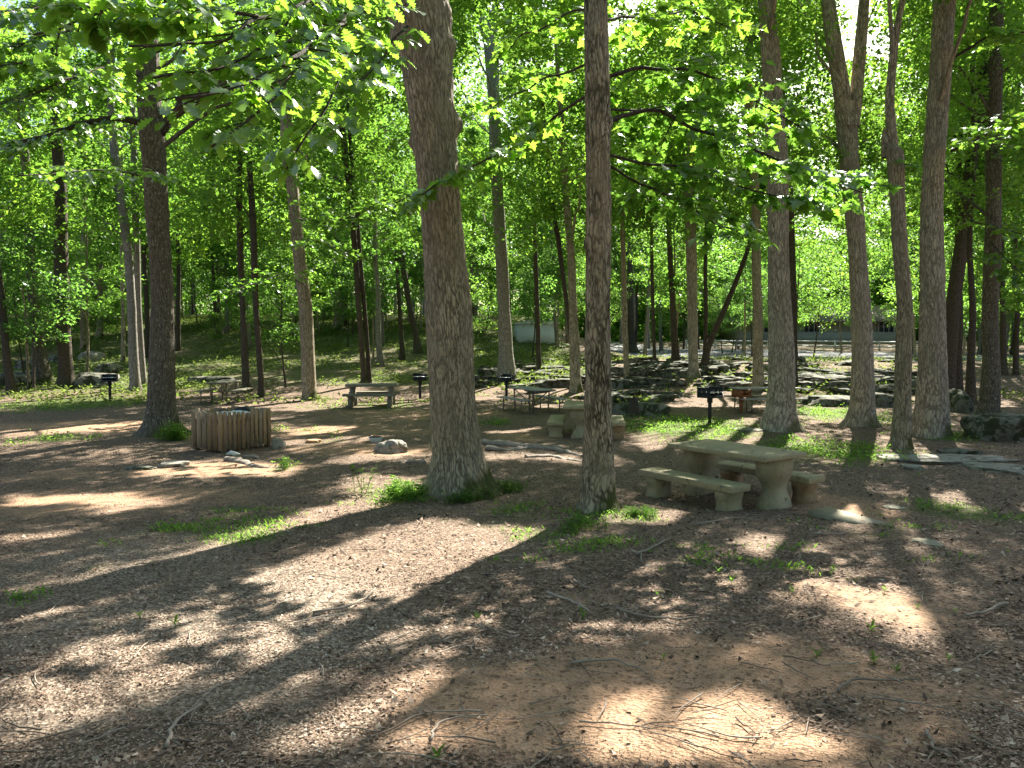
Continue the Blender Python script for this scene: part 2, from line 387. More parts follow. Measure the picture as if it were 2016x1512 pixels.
M['bag'] = simple('bag', (0.015, 0.015, 0.018), (0.04, 0.04, 0.045), 10, 0.4, 0.4)
M['white_paint'] = simple('white_paint', (0.55, 0.55, 0.53), (0.8, 0.8, 0.78), 6, 0.6, 0.1)
M['pale_blue'] = simple('pale_blue', (0.50, 0.56, 0.66), (0.66, 0.72, 0.82), 2, 0.6, 0.1)
M['asphalt'] = simple('asphalt', (0.10, 0.10, 0.11), (0.17, 0.17, 0.185), 14, 0.9, 0.4)
M['kerb'] = simple('kerb', (0.30, 0.29, 0.28), (0.46, 0.45, 0.43), 10, 0.85, 0.3)
M['roof'] = simple('roof', (0.16, 0.12, 0.105), (0.27, 0.22, 0.20), 5, 0.9, 0.3, (1, 1, 6))
M['wall'] = simple('wall', (0.26, 0.26, 0.17), (0.34, 0.335, 0.23), 3, 0.8, 0.1)
M['wall_low'] = simple('wall_low', (0.30, 0.32, 0.27), (0.40, 0.41, 0.36), 3, 0.8, 0.1)
M['glass'] = simple('glass', (0.02, 0.025, 0.03), (0.05, 0.06, 0.065), 2, 0.1, 0.0, spec=0.6)
M['heartwood'] = simple('heartwood', (0.30, 0.20, 0.11), (0.52, 0.38, 0.22), 10, 0.85, 0.6, (6, 6, 0.8))

# ------------------------------------------------------------------ where the sun reaches the clearing (gaps in the canopy above it)
LIT_PX = [
    [(1010, 1035), (1100, 1050), (960, 1110), (880, 1140), (740, 1195), (560, 1275), (300, 1380), (60, 1480), (0, 1490), (0, 1350), (200, 1255), (440, 1150), (690, 1062), (850, 1018)],
    [(690, 975), (860, 978), (720, 1005), (600, 1055), (420, 1120), (230, 1170), (90, 1215), (0, 1240), (0, 1205), (200, 1140), (420, 1075), (590, 1010)],
    [(1050, 1125), (960, 1180), (850, 1240), (690, 1310), (560, 1370), (430, 1420), (420, 1380), (600, 1300), (800, 1215), (930, 1150)],
    [(1090, 1150), (1210, 1150), (1240, 1230), (1140, 1270), (1010, 1290), (960, 1340), (880, 1400), (860, 1512), (470, 1512), (600, 1440), (760, 1340), (920, 1260)],
    [(1270, 1370), (1420, 1360), (1540, 1400), (1640, 1440), (1700, 1512), (1180, 1512), (1190, 1430)],
    [(1610, 1150), (1700, 1140), (1790, 1170), (1870, 1235), (1850, 1280), (1740, 1265), (1640, 1200)],
    [(1470, 1050), (1600, 1055), (1640, 1090), (1560, 1108), (1440, 1085)],
    [(1600, 1000), (1640, 965), (1700, 975), (1700, 1015), (1620, 1022)], [(1860, 975), (1900, 970), (1925, 1005), (1890, 1010)],
    [(1290, 1005), (1345, 1010), (1320, 1030), (1280, 1025)], [(1290, 1060), (1370, 1060), (1390, 1085), (1300, 1085)],
    [(1235, 862), (1290, 835), (1500, 822), (1505, 868), (1400, 885), (1260, 892)], [(1575, 800), (1690, 792), (1670, 832), (1580, 836)],
    [(1540, 868), (1600, 868), (1600, 885), (1540, 880)], [(1780, 840), (1800, 840), (1790, 880), (1740, 880)],
    [(260, 925), (420, 905), (600, 918), (560, 940), (330, 945)], [(0, 968), (270, 972), (260, 988), (0, 1006)], [(150, 1000), (320, 975), (330, 990), (170, 1022)],
    [(0, 1055), (140, 1042), (150, 1056), (0, 1075)], [(0, 850), (280, 830), (290, 842), (0, 868)], [(230, 808), (290, 800), (290, 812), (240, 815)],
    [(540, 845), (690, 838), (690, 850), (540, 858)], [(520, 806), (600, 803), (690, 790), (690, 797), (600, 812)], [(560, 866), (760, 858), (720, 872), (560, 876)],
    [(640, 905), (760, 890), (830, 886), (820, 900), (690, 915)], [(950, 890), (1140, 896), (1140, 912), (960, 905)], [(940, 850), (1060, 838), (1060, 846), (950, 858)],
    [(1180, 1010), (1330, 1015), (1300, 1035), (1190, 1030)], [(680, 940), (850, 935), (850, 990), (690, 1000)],
]
LIT = []
for poly in LIT_PX:
    LIT.append(np.array([gh(*p)[:2] for p in poly]))
def in_poly(P, x, y):
    ins = np.zeros(x.shape, bool); n = len(P)
    for i in range(n):
        x1, y1 = P[i]; x2, y2 = P[(i + 1) % n]
        if y1 == y2: continue
        c = ((y1 > y) != (y2 > y)) & (x < (x2 - x1) * (y - y1) / (y2 - y1) + x1); ins ^= c
    return ins
FOOT = []; _fa = {}
def FOOT_A():
    if _fa.get('n') != len(FOOT): _fa['n'] = len(FOOT); _fa['a'] = np.unique(np.concatenate(FOOT))
    return _fa['a']
def let_sun_on(P):
    """the canopy above these leaves is open"""
    g = sun_foot(np.asarray(P)); a = np.round(g[:, 0] / .3).astype(np.int64); b = np.round(g[:, 1] / .3).astype(np.int64)
    k, c = np.unique(a * 100003 + b, return_counts=True); FOOT.append(k[c >= 4])
def lit(gx, gy):
    """True where the clearing is sunlit"""
    j = 0.10 + 0.012 * gy
    x = gx + (fbm(gx * 1.6, gy * 1.6, 41, 3) - 0.5) * 2.6 * j; y = gy + (fbm(gx * 1.6, gy * 1.6, 77, 3) - 0.5) * 2.6 * j
    r = np.zeros(gx.shape, bool)
    for P in LIT:
        b = (x > P[:, 0].min()) & (x < P[:, 0].max()) & (y > P[:, 1].min()) & (y < P[:, 1].max())
        if b.any():
            k = np.where(b)[0]; r[k] |= in_poly(P, x[k], y[k])
    far = gy > 26
    if FOOT:
        key = np.round(gx / .3).astype(np.int64) * 100003 + np.round(gy / .3).astype(np.int64); r |= np.isin(key, FOOT_A())
    r |= far & (fbm(gx * 0.22 + 3, gy * 0.3, 91, 3) > np.where(gx < 8, 0.34, 0.43))
    return r
def sun_foot(P):
    g = P[:, :2] - SUN[None, :2] * ((P[:, 2]) / SUN[2])[:, None]
    for _ in range(3):
        z = zg(g[:, 0], g[:, 1]); g = P[:, :2] - SUN[None, :2] * ((P[:, 2] - z) / SUN[2])[:, None]
    return g

# ------------------------------------------------------------------ leaves
def sprays(C, rad, n_per, L, W, thick=0.10, tilt=0.35, droop=0.25, ltilt=0.55, g=rng):
    """flat leafy sprays round the points C: kite-shaped leaf blades. returns V (n,4,3)"""
    C = np.asarray(C, float); m = len(C); rad = np.broadcast_to(np.asarray(rad, float), (m,))
    N = m * n_per; idx = np.repeat(np.arange(m), n_per)
    tz = g.normal(0, tilt, (m, 2)); nrm = np.stack([tz[:, 0], tz[:, 1], np.ones(m)], 1); nrm /= np.linalg.norm(nrm, axis=1)[:, None]
    ax = np.cross(nrm, np.array([0, 1.0, 0.05])); ax /= np.linalg.norm(ax, axis=1)[:, None]; bx = np.cross(nrm, ax)
    r = np.sqrt(g.random(N)) * rad[idx] * (0.6 + 0.5 * g.random(N)); a = g.random(N) * 2 * np.pi
    out = ax[idx] * np.cos(a)[:, None] + bx[idx] * np.sin(a)[:, None]
    p = C[idx] + out * r[:, None] + nrm[idx] * (g.normal(0, 1, N) * thick)[:, None]
    p[:, 2] -= droop * r ** 2 / (rad[idx] + 1e-6)
    d = out + g.normal(0, 0.55, (N, 3)); d[:, 2] -= 0.15; d /= np.linalg.norm(d, axis=1)[:, None]
    ln = nrm[idx] + g.normal(0, ltilt, (N, 3)); sd = np.cross(d, ln); sd /= np.linalg.norm(sd, axis=1)[:, None] + 1e-9; ln = np.cross(sd, d)
    s = 0.65 + 0.7 * g.random(N); l = (L * s)[:, None]; w = (W * s * (0.8 + 0.4 * g.random(N)))[:, None]
    mid = p + d * l * 0.48
    return np.stack([p, mid + sd * w / 2 + ln * w * 0.16, p + d * l, mid - sd * w / 2 + ln * w * 0.16], 1)
def leaf_mesh(name, V, g=rng, clump=0.5):
    n = len(V); c = V[:, 0]
    r = np.clip(0.5 + 0.22 * g.normal(0, 1, n) + clump * (fbm(c[:, 0] * 1.1 + c[:, 2], c[:, 1] * 1.1 + 0.7 * c[:, 2], 13, 2) - 0.5), 0, 1)
    return np_mesh(name, V.reshape(-1, 3), [np.arange(4 * n).reshape(n, 4)], fattr={'rnd': r})
OAK = [(0, .03), (.08, .06), (.18, .20), (.26, .10), (.38, .34), (.46, .14), (.58, .42), (.67, .20), (.78, .36), (.86, .16), (.94, .17), (1, 0)]
MAPLE = [(0, .08), (.02, .30), (.10, .42), (.17, .22), (.24, .30), (.36, .60), (.46, .36), (.55, .20), (.66, .32), (.74, .16), (.86, .10), (1, 0)]
def lobed(P, D, Nn, L, prof, curl=0.25):
    """lobed leaves: P base, D direction, Nn normal; returns V (n,k,3) and quads"""
    n = len(P); D = D / np.linalg.norm(D, axis=1)[:, None]; S = np.cross(D, Nn); S /= np.linalg.norm(S, axis=1)[:, None] + 1e-9; U = np.cross(S, D)
    t = np.array([a for a, b in prof]); w = np.array([b for a, b in prof]); k = len(t)
    L = np.broadcast_to(L, (n,))
    base = P[:, None] + D[:, None] * (t[None, :, None] * L[:, None, None]) - U[:, None] * ((t ** 2)[None, :, None] * (curl * L)[:, None, None])
    lf = base + S[:, None] * (w[None, :, None] * L[:, None, None]) + U[:, None] * (0.18 * w[None, :, None] * L[:, None, None])
    rt = base - S[:, None] * (w[None, :, None] * L[:, None, None]) + U[:, None] * (0.18 * w[None, :, None] * L[:, None, None])
    V = np.concatenate([lf, base, rt], 1)
    q = []
    for i in range(k - 1): q += [[i, k + i, k + i + 1, i + 1], [k + i, 2 * k + i, 2 * k + i + 1, k + i + 1]]
    return V, np.array(q)
def lobed_mesh(name, P, D, Nn, L, prof, g=rng):
    V, q = lobed(P, D, Nn, L, prof); n, k = V.shape[:2]
    Q = (q[None] + (np.arange(n) * k)[:, None, None]).reshape(-1, 4)
    r = np.clip(0.5 + 0.25 * g.normal(0, 1, n), 0, 1)
    return np_mesh(name, V.reshape(-1, 3), [Q], fattr={'rnd': np.repeat(r, len(q))})

# ------------------------------------------------------------------ ground
def ell(lst, x, y):
    """soft patches: (px, py, rx px, ry px, weight) in photograph pixels, laid on the ground"""
    s = np.zeros(x.shape)
    for (px, py, rx, ry, wgt) in lst:
        c = gh(px, py); a = gh(px, max(py - ry, 690)); b = gh(px, py + ry)
        ax = rx / F * c[1]; ay = max(0.3, (a[1] - b[1]) / 2); cyy = (a[1] + b[1]) / 2
        s = np.maximum(s, wgt * np.exp(-((x - c[0]) / ax) ** 2 - ((y - cyy) / ay) ** 2))
    return s
DIRT = [(1560, 1340, 420, 110, .85), (1700, 1190, 260, 60, .6), (1150, 1180, 160, 36, .5), (1180, 1420, 520, 150, 1.1), (1500, 1300, 330, 60, .75), (1420, 1480, 500, 90, .9), (1780, 1220, 160, 50, .7), (1660, 1000, 130, 40, .9), (150, 990, 380, 42, .75),
        (420, 925, 190, 22, 1.0), (720, 885, 190, 20, .9), (640, 850, 260, 22, .75), (800, 820, 300, 22, .6), (150, 840, 300, 16, .8), (1050, 860, 140, 18, .6), (960, 815, 120, 10, .7),
        (60, 940, 200, 20, .6), (1750, 1440, 260, 50, .7), (300, 1010, 260, 25, .5), (1480, 880, 60, 12, .5)]
GRASS = [(150, 795, 190, 22, .95), (120, 865, 90, 10, .7), (560, 850, 110, 12, .55), (450, 1005, 90, 12, .8), (350, 1040, 60, 14, .8), (490, 1060, 90, 22, .75), (975, 834, 45, 7, .9),
         (660, 868, 60, 8, .6), (1360, 845, 170, 34, 1.0), (1620, 890, 190, 30, .85), (1640, 815, 110, 20, 1.0), (1900, 1010, 120, 35, .8), (1850, 860, 90, 20, .7), (800, 970, 120, 22, .9), (1000, 965, 70, 16, .7),
         (1200, 1015, 110, 22, .75), (1090, 1055, 130, 26, .5), (720, 800, 200, 14, .6), (1250, 1020, 60, 12, .8), (1000, 1015, 230, 40, .42), (1150, 1080, 220, 50, .40), (1520, 1120, 300, 60, .34), (460, 1040, 180, 44, .55), (1750, 1060, 250, 50, .4), (560, 920, 22, 8, .8), (190, 1120, 40, 12, .5), (40, 1180, 50, 12, .5)]
GRAVEL = [(250, 1350, 620, 260, 1.0), (100, 1150, 420, 120, .8), (600, 1450, 220, 100, .7)]
def grow(n, k): return np.sign(np.linspace(-1, 1, n)) * (np.abs(np.linspace(-1, 1, n)) ** k)
gxs = np.unique(np.concatenate([np.linspace(-11, 11, 300), 11 + 239 * np.linspace(0, 1, 90) ** 2.6, -11 - 239 * np.linspace(0, 1, 90) ** 2.6]))
gys = np.unique(np.concatenate([np.linspace(-30, 1.4, 26), np.linspace(1.5, 14, 260), 14 + 286 * np.linspace(0, 1, 200) ** 2.1]))
GX, GY = np.meshgrid(gxs, gys); gxf, gyf = GX.ravel(), GY.ravel(); gzf = zg(gxf, gyf)
near = (gyf > 1) & (gyf < 13); gzf = gzf + near * (fbm(gxf * 7, gyf * 7, 23, 3) - 0.5) * 0.02
nx_, ny_ = len(gxs), len(gys)
ii = (np.arange(ny_ - 1)[:, None] * nx_ + np.arange(nx_ - 1)[None]).ravel()
nz = (fbm(gxf * 1.3, gyf * 1.3, 31, 4) - 0.5)
dirt_a = np.clip(ell(DIRT, gxf, gyf) + nz * 0.55, 0, 1.2)
hillg = smooth(29, 36, gyf) * np.where(gxf < 4, 0.80, 0.45) + (fbm(gxf * .25, gyf * .25, 51, 3) - 0.5) * 0.9 * smooth(27, 33, gyf)
grass_a = np.clip(np.maximum(ell(GRASS, gxf, gyf), hillg) + nz * 0.5, 0, 1.2)
gravel_a = np.clip(ell(GRAVEL, gxf, gyf) + nz * 0.3, 0, 1.2)
ground = link('forest_floor', np_mesh('forest_floor', np.stack([gxf, gyf, gzf], 1), [np.stack([ii, ii + 1, ii + nx_ + 1, ii + nx_], 1)], True,
              vattr={'dirt': dirt_a, 'grass': grass_a, 'gravel': gravel_a}), M['ground'])
tag(ground, kind='structure')

# ------------------------------------------------------------------ trees
TREES = []       # (x, y, root Empty, limb list) of every individually built tree
def trunk_geo(D, rows, top_z=None, n=20, dz=0.12, flare=0.25, bark=0.0, seed=0, bumps=(), down=True, y_lean=0.0, end=None):
    rows = sorted(rows, key=lambda r: -r[0]); Z, X, Rr = [], [], []
    for (row, xl, xr) in rows:
        p = at((xl + xr) / 2, row, D); f = D * CP - (p[2] - CAM_Z) * SP
        Z.append(p[2]); X.append(p[0]); Rr.append(max(0.012, .965 * (xr - xl) / 2 / F * f))
    Z, X, Rr = map(np.array, (Z, X, Rr)); z0 = Z[0]
    if top_z and top_z > Z[-1] + 0.3:
        k = max(0, len(Z) - 3); sl = (X[-1] - X[k]) / max(0.5, Z[-1] - Z[k]); sl = max(-0.12, min(0.12, sl)); H = top_z - Z[-1]
        for q in (0.3, 0.65, 1.0):
            Z = np.append(Z, Z[-1] + H * (0.3 if q == .3 else 0.35)); X = np.append(X, X[-1] + sl * H * 0.33); Rr = np.append(Rr, Rr[-1] * (0.84 if q < 1 else 0.6))
    zs = np.arange(z0 - (0.3 if down else 0), Z[-1], dz); zs = np.append(zs, Z[-1])
    x = np.interp(zs, Z, X); r = np.interp(zs, Z, Rr)
    k = max(3, int(0.5 / dz) | 1); ker = np.hanning(k + 2)[1:-1]; ker /= ker.sum()
    sm = lambda a: np.convolve(np.pad(a, k // 2, mode='edge'), ker, 'valid')
    x = sm(x); r_s = sm(r); r = np.where(zs < z0 + 0.35, r, r_s)
    if end: r = r * np.where(zs > Z[-1] - end, np.clip((Z[-1] - zs) / end, 0.08, 1) ** 0.5, 1)
    y = np.full(len(zs), D) + (vnoise(zs * 0.35, zs * 0 + seed, seed) - 0.5) * 0.35 * smooth(0, 4, zs - z0) + y_lean * (zs - z0)
    th = np.pi / 2 + np.linspace(0, 2 * np.pi, n + 1)          # seam at the far side; the last column repeats the first for the uv
    TH, ZZ = np.meshgrid(th, zs); ang = np.linspace(0, n, n + 1)[None, :]
    h = np.maximum(0, ZZ - z0)
    lob = vnoise(np.broadcast_to(ang / n * 7, TH.shape), h * 0.8 + seed, seed + 5, px=7)
    rr = r[:, None] * (1 + flare * np.exp(-h / 0.28) * (lob - 0.25) * 1.6 + 0.10 * (vnoise(np.broadcast_to(ang / n * 4, TH.shape), ZZ * 1.1, seed + 2, px=4) - 0.5))
    if bark > 0:
        per = max(16, int(2 * np.pi * Rr[min(1, len(Rr) - 1)] / 0.055))
        u = np.broadcast_to(ang / n * per, TH.shape); wob = (vnoise(u * 0.25, ZZ * 3, seed + 8, px=max(1, per // 4)) - 0.5) * 2.2
        a = vnoise(u + 0 * wob, ZZ * 5.0 + wob, seed + 3, px=per); b = vnoise(u * 2, ZZ * 13, seed + 4, px=2 * per)
        rr = rr + bark * (np.abs(a - 0.5) * 2 - 0.5 + 0.35 * (b - 0.5))
    for (row, ang0, amp, sg) in bumps:
        bz = at(900, row, D)[2]; da = np.angle(np.exp(1j * (TH - ang0))) * r[:, None]
        rr = rr + amp * np.exp(-((ZZ - bz) ** 2 + da ** 2) / sg ** 2)
    V = np.stack([x[:, None] + rr * np.cos(TH), y[:, None] + rr * np.sin(TH), ZZ], -1).reshape(-1, 3)
    m = len(zs); i = (np.arange(m - 1)[:, None] * (n + 1) + np.arange(n)[None]).ravel()
    Q = np.stack([i, i + 1, i + n + 2, i + n + 1], 1)
    uv = np.stack([(TH - np.pi / 2) * r.mean(), ZZ - z0], -1).reshape(-1, 2)
    mossn = fbm(TH * 1.5, ZZ * 1.5, seed + 9, 3)
    moss = np.clip(smooth(0.75, 0.0, h) * (0.55 + 0.75 * np.cos(TH - 0.2)) * 0.9 + 0.25 * smooth(0.35, 0, h) + 0.30 * (mossn - 0.4), 0, 1).reshape(-1)
    return V, Q, uv, moss, (x, y, zs, r)
def add_tube_geo(P, rad, n=8):
    mb = MB().tube(P, rad, n); return np.concatenate(mb.V), np.concatenate(mb.Fq), np.concatenate(mb.UV)
class Tree:
    def __init__(s, name, label, cat, rows, mat, base=None, group=None, extra=(), D=None, **kw):
        row0, xl, xr = rows[0]; b = gh((xl + xr) / 2, row0)
        if D is not None:                          # a tree whose foot is hidden: given distance
            b = np.array([at((xl + xr) / 2, row0, D)[0], D, 0.0]); b[2] = float(zg(b[0], D))
            t = at(0, row0, D)[2]
            if t > b[2] + 0.05:
                d = ray(0, row0); fr = (PH / 2) - 0; rows = [(float(to_px(np.array([[b[0], D, b[2]]]))[1][0]), xl, xr)] + list(rows)
        s.D = b[1]; s.base = b; s.mat = mat; s.root = thing(name, label, cat, b, 0, group)
        V, Q, uv, moss, s.axis = trunk_geo(s.D, rows, **kw)
        s.V = [V]; s.Q = [Q]; s.uv = [uv]; s.moss = [moss]; s.n = len(V); s.leafy = []; s.limbs = 0
        for (rws, k2) in extra:
            v, q, u, mo, _ = trunk_geo(s.D, rws, **k2); s.add(v, q, u, mo * 0)
        TREES.append(s)
    def add(s, v, q, u, mo=None):
        s.V.append(v); s.Q.append(q + s.n); s.uv.append(u); s.moss.append(np.zeros(len(v)) if mo is None else mo); s.n += len(v)
    def point(s, z):
        x, y, zs, r = s.axis; return np.array([np.interp(z, zs, x), np.interp(z, zs, y), z]), float(np.interp(z, zs, r))
    def limb(s, tgt, r0=None, n=7, up=0.5):
        x, y, zs, r = s.axis; tgt = np.asarray(tgt, float); hd = math.hypot(tgt[0] - s.base[0], tgt[1] - s.base[1])
        z = min(zs[-1] - 0.1, max(s.base[2] + 2.6, tgt[2] - up * hd)); a, rt = s.point(z); rr = min(rt * 0.75, r0 or (0.02 + 0.010 * hd))
        t = np.linspace(0, 1, 9)[:, None]; c = a * (1 - t) + tgt * t; c[:, 2] += (np.sin(t * np.pi) * hd * 0.08)[:, 0]
        c += (np.random.default_rng(int(abs(tgt[0] * 71 + tgt[1] * 13) * 10)).normal(0, 0.05 * hd / 2, c.shape)) * np.sin(t * np.pi)
        v, q, u = add_tube_geo(c, np.linspace(rr, 0.010, 9), n); s.add(v, q, u)
    def finish(s):
        o = link('trunk', np_mesh('trunk', np.concatenate(s.V) - s.base, [np.concatenate(s.Q)], True, uv=np.concatenate(s.uv), vattr={'moss': np.concatenate(s.moss)}), s.mat, s.root)
        if s.leafy:
            V = np.concatenate(s.leafy); g = sun_foot(V[:, 0]); keep = ~(lit(g[:, 0], g[:, 1]) & (rng.random(len(V)) < 0.98)); V = V[keep]
            if len(V): link('crown', leaf_mesh('crown', V - s.base), M['leaf'], s.root)
        return o

B = M
T = {}
def tree(key, label, rows, mat, name='tree', cat='tree', **kw):
    kw.setdefault('top_z', 15.0); kw.setdefault('seed', len(TREES) * 7 + 3); T[key] = Tree(name, label, cat, rows, M[mat], **kw); return T[key]

tree('T1', 'thickest trunk in the clearing, burled near its top, bright weeds at its mossy foot', [(968, 828, 982), (945, 838, 966), (900, 849, 954), (850, 846, 946), (800, 844, 939), (700, 838, 934), (600, 833, 928), (500, 829, 919), (400, 824, 910), (300, 815, 902), (200, 803, 893), (140, 793, 893), (90, 786, 890), (40, 775, 887), (0, 768, 884), (-120, 762, 872)],
     'bark_brown', name='oak_tree', n=150, dz=0.03, flare=0.30, bark=0.020, top_z=16, bumps=[(95, 0.0, .075, .13), (240, 0.15, .09, .13), (255, .25, .06, .12), (285, 3.1, .06, .09), (85, 3.3, .10, .2), (30, 0.1, .05, .2)],
     extra=[([(130, 790, 830), (60, 772, 812), (10, 752, 792), (-60, 715, 757), (-160, 650, 690)], dict(n=24, dz=.06, bark=.012, flare=0, down=False, top_z=7.8, seed=77))])
tree('T2', 'slimmer straight trunk with dark algae patches, right of the thickest trunk', [(1003, 1130, 1224), (985, 1138, 1214), (950, 1143, 1211), (900, 1146, 1208), (850, 1147, 1206), (740, 1150, 1203), (600, 1150, 1203), (400, 1151, 1203), (300, 1150, 1201), (200, 1149, 1198), (100, 1148, 1196), (0, 1148, 1194)],
     'bark_algae', name='maple_tree', n=110, dz=0.03, flare=0.35, bark=0.014, top_z=15, bumps=[(480, 3.3, .03, .08), (245, 0.2, .04, .1)])
tree('T3', 'lichen-speckled dark trunk with an ivy foot beside the picket enclosure', [(856, 270, 374), (840, 281, 358), (825, 286, 350), (800, 290, 347), (775, 291, 346), (700, 293, 343), (600, 294, 338), (500, 291, 334), (400, 286, 331), (300, 280, 327), (200, 275, 321), (60, 273, 313), (0, 270, 309)],
     'bark_lichen', name='oak_tree', n=90, dz=0.04, flare=0.4, bark=0.016, top_z=16, bumps=[(420, .2, .03, .12)])
tree('T4', 'brown trunk curving left as it rises, between picket enclosure and timber table', [(788, 593, 628), (775, 594, 624), (700, 592, 620), (600, 587, 614), (500, 578, 603), (400, 568, 592), (330, 558, 584), (270, 551, 578), (200, 550, 572), (150, 544, 565), (60, 535, 552), (0, 528, 541)], 'bark_brown', name='oak_tree', n=40, dz=.08, bark=.01)
tree('T5', 'thin dark trunk directly behind the timber picnic table, left stem of a close pair', [(757, 708, 724), (740, 711, 721), (600, 701, 712), (500, 692, 704), (400, 683, 696), (350, 678, 690), (250, 668, 680), (150, 664, 675), (60, 662, 671), (0, 660, 668)], 'bark_dark', n=20)
tree('T5b', 'thin dark trunk directly behind the timber picnic table, right stem of a close pair', [(757, 722, 733), (700, 720, 729), (600, 712, 721), (500, 705, 713), (400, 698, 706), (340, 690, 699), (250, 684, 691), (150, 676, 683), (40, 672, 679)], 'bark_dark', n=20)
tree('T6', 'thin trunk rising behind the dark plank table left of the curving brown trunk', [(770, 474, 497), (755, 477, 493), (700, 474, 489), (600, 471, 481), (500, 467, 480), (400, 466, 478), (300, 468, 478), (200, 468, 477), (60, 466, 474)], 'bark_dark', n=24)
tree('T7', 'thin dark pole-like trunk just right of the thin trunk behind the dark plank table', [(782, 506, 522), (760, 508, 520), (700, 505, 517), (600, 500, 511), (500, 495, 508), (420, 492, 506), (330, 488, 499), (240, 485, 494), (100, 480, 489)], 'bark_dark', n=24)
tree('T8', 'grey trunk touching its twin behind the lichen-speckled trunk, nearer the post grill', [(770, 252, 280), (755, 255, 277), (700, 253, 272), (600, 249, 266), (500, 242, 259), (400, 232, 250), (300, 220, 236), (200, 214, 228), (60, 208, 222)], 'bark_grey', n=28, bark=.008, dz=.09)
tree('T8b', 'grey trunk touching its twin behind the lichen-speckled trunk, the slimmer right one', [(762, 270, 291), (740, 272, 288), (600, 265, 278), (500, 264, 276), (400, 260, 274), (300, 260, 272), (200, 259, 270), (60, 258, 268)], 'bark_grey', n=28)
tree('T9', 'dark mossy trunk standing just left of the large mossy boulders', [(763, 110, 150), (740, 116, 145), (700, 116, 142), (600, 110, 138), (500, 108, 135), (420, 107, 130), (350, 105, 128), (250, 104, 124), (100, 102, 120)], 'bark_dark', n=30, bark=.008)
tree('T10', 'leaning trunk with a flared sunlit foot left of the dark mossy trunk', [(755, 62, 106), (735, 66, 100), (700, 65, 92), (640, 62, 83), (560, 55, 75), (460, 48, 66), (350, 40, 58), (200, 30, 46)], 'bark_lichen', n=26)
tree('T11', 'pale brown trunk up on the left hillside behind the boulders', [(668, 187, 206), (650, 190, 202), (600, 191, 202), (500, 193, 203), (400, 195, 204), (200, 196, 204)], 'bark_brown', n=18)
tree('T12', 'dark leaning trunk at the left edge of the clearing', [(775, 14, 34), (740, 10, 27), (690, 4, 18), (620, -6, 9), (500, -22, -6), (300, -45, -30)], 'bark_dark', n=20)
tree('T13', 'slim reddish stem between the boulders and the grey twin trunks', [(714, 237, 248), (690, 238, 246), (600, 238, 246), (480, 236, 243), (300, 233, 240)], 'bark_brown', n=14)
tree('T14', 'slender bare sapling stem right of the dark leaning trunk', [(768, 54, 61), (700, 51, 56), (670, 49, 54), (600, 44, 48)], 'bark_brown', n=10, top_z=4.5)
tree('T15', 'slender dark trunk on the slope right of the close dark pair', [(708, 785, 799), (690, 787, 797), (600, 782, 790), (500, 776, 784), (400, 770, 778), (200, 762, 769)], 'bark_dark', n=16)
tree('T16', 'trunk slanting left with its foot beside the thickest trunk on the slope', [(695, 812, 834), (670, 814, 828), (640, 808, 821), (600, 800, 812), (500, 784, 796), (350, 766, 776)], 'bark_dark', n=18)
tree('T17', 'stout far trunk high on the grassy slope above the timber table', [(648, 654, 673), (630, 656, 670), (560, 656, 669), (400, 655, 666), (200, 653, 663)], 'bark_brown', n=18)
tree('T18', 'greyish far trunk right behind the stout one high on the grassy slope', [(637, 672, 685), (600, 673, 683), (500, 674, 683), (300, 675, 683)], 'bark_grey', n=16)
tree('T20', 'tall grey forked trunk behind the metal-legged picnic table', [(748, 975, 1022), (735, 979, 1016), (700, 980, 1012), (600, 979, 1004), (500, 974, 1000), (400, 969, 993), (300, 963, 989), (200, 961, 985), (100, 952, 983), (50, 946, 981), (30, 943, 981)], 'bark_grey', n=44, dz=.08, bark=.01, top_z=None,
     extra=[([(60, 944, 964), (0, 936, 953), (-80, 915, 930), (-200, 890, 902)], dict(n=14, flare=0, down=False, top_z=17, seed=5)), ([(60, 964, 981), (0, 968, 984), (-80, 978, 992), (-200, 992, 1004)], dict(n=14, flare=0, down=False, top_z=18, seed=6))])
tree('T21', 'reddish trunk just left of the algae-patched trunk, behind the concrete tables', [(772, 1120, 1148), (755, 1122, 1144), (700, 1121, 1142), (600, 1119, 1136), (500, 1116, 1132), (400, 1108, 1122), (250, 1100, 1112)], 'bark_brown', n=24, bark=.006)
tree('T21b', 'slim dark stem bending left beside the reddish trunk', [(760, 1128, 1138), (650, 1118, 1127), (560, 1106, 1115), (470, 1094, 1104), (380, 1078, 1088), (250, 1070, 1079)], 'bark_dark', n=14)
tree('T22', 'thin dark trunk on the ledges between the grey forked trunk and reddish trunk', [(732, 1054, 1070), (715, 1056, 1066), (600, 1053, 1062), (450, 1048, 1057), (250, 1046, 1054)], 'bark_dark', n=16)
tree('T23', 'slim brown trunk rising from the ledges right of the algae-patched trunk', [(750, 1226, 1243), (735, 1228, 1239), (640, 1225, 1236), (600, 1225, 1236), (480, 1222, 1232), (300, 1218, 1227)], 'bark_brown', n=18)
tree('T23b', 'dark flared trunk beside the far road, behind the slim brown trunk', [(694, 1232, 1260), (680, 1236, 1252), (600, 1234, 1247), (450, 1234, 1245), (200, 1232, 1242)], 'bark_dark', n=18)
tree('T24', 'left one of two thin dark trunks in front of the road', [(718, 1283, 1295), (700, 1285, 1292), (600, 1281, 1288), (450, 1279, 1286)], 'bark_dark', n=14)
tree('T24b', 'right one of two thin dark trunks in front of the road', [(716, 1320, 1342), (700, 1322, 1338), (600, 1318, 1330), (450, 1312, 1322), (250, 1310, 1319)], 'bark_dark', n=16)
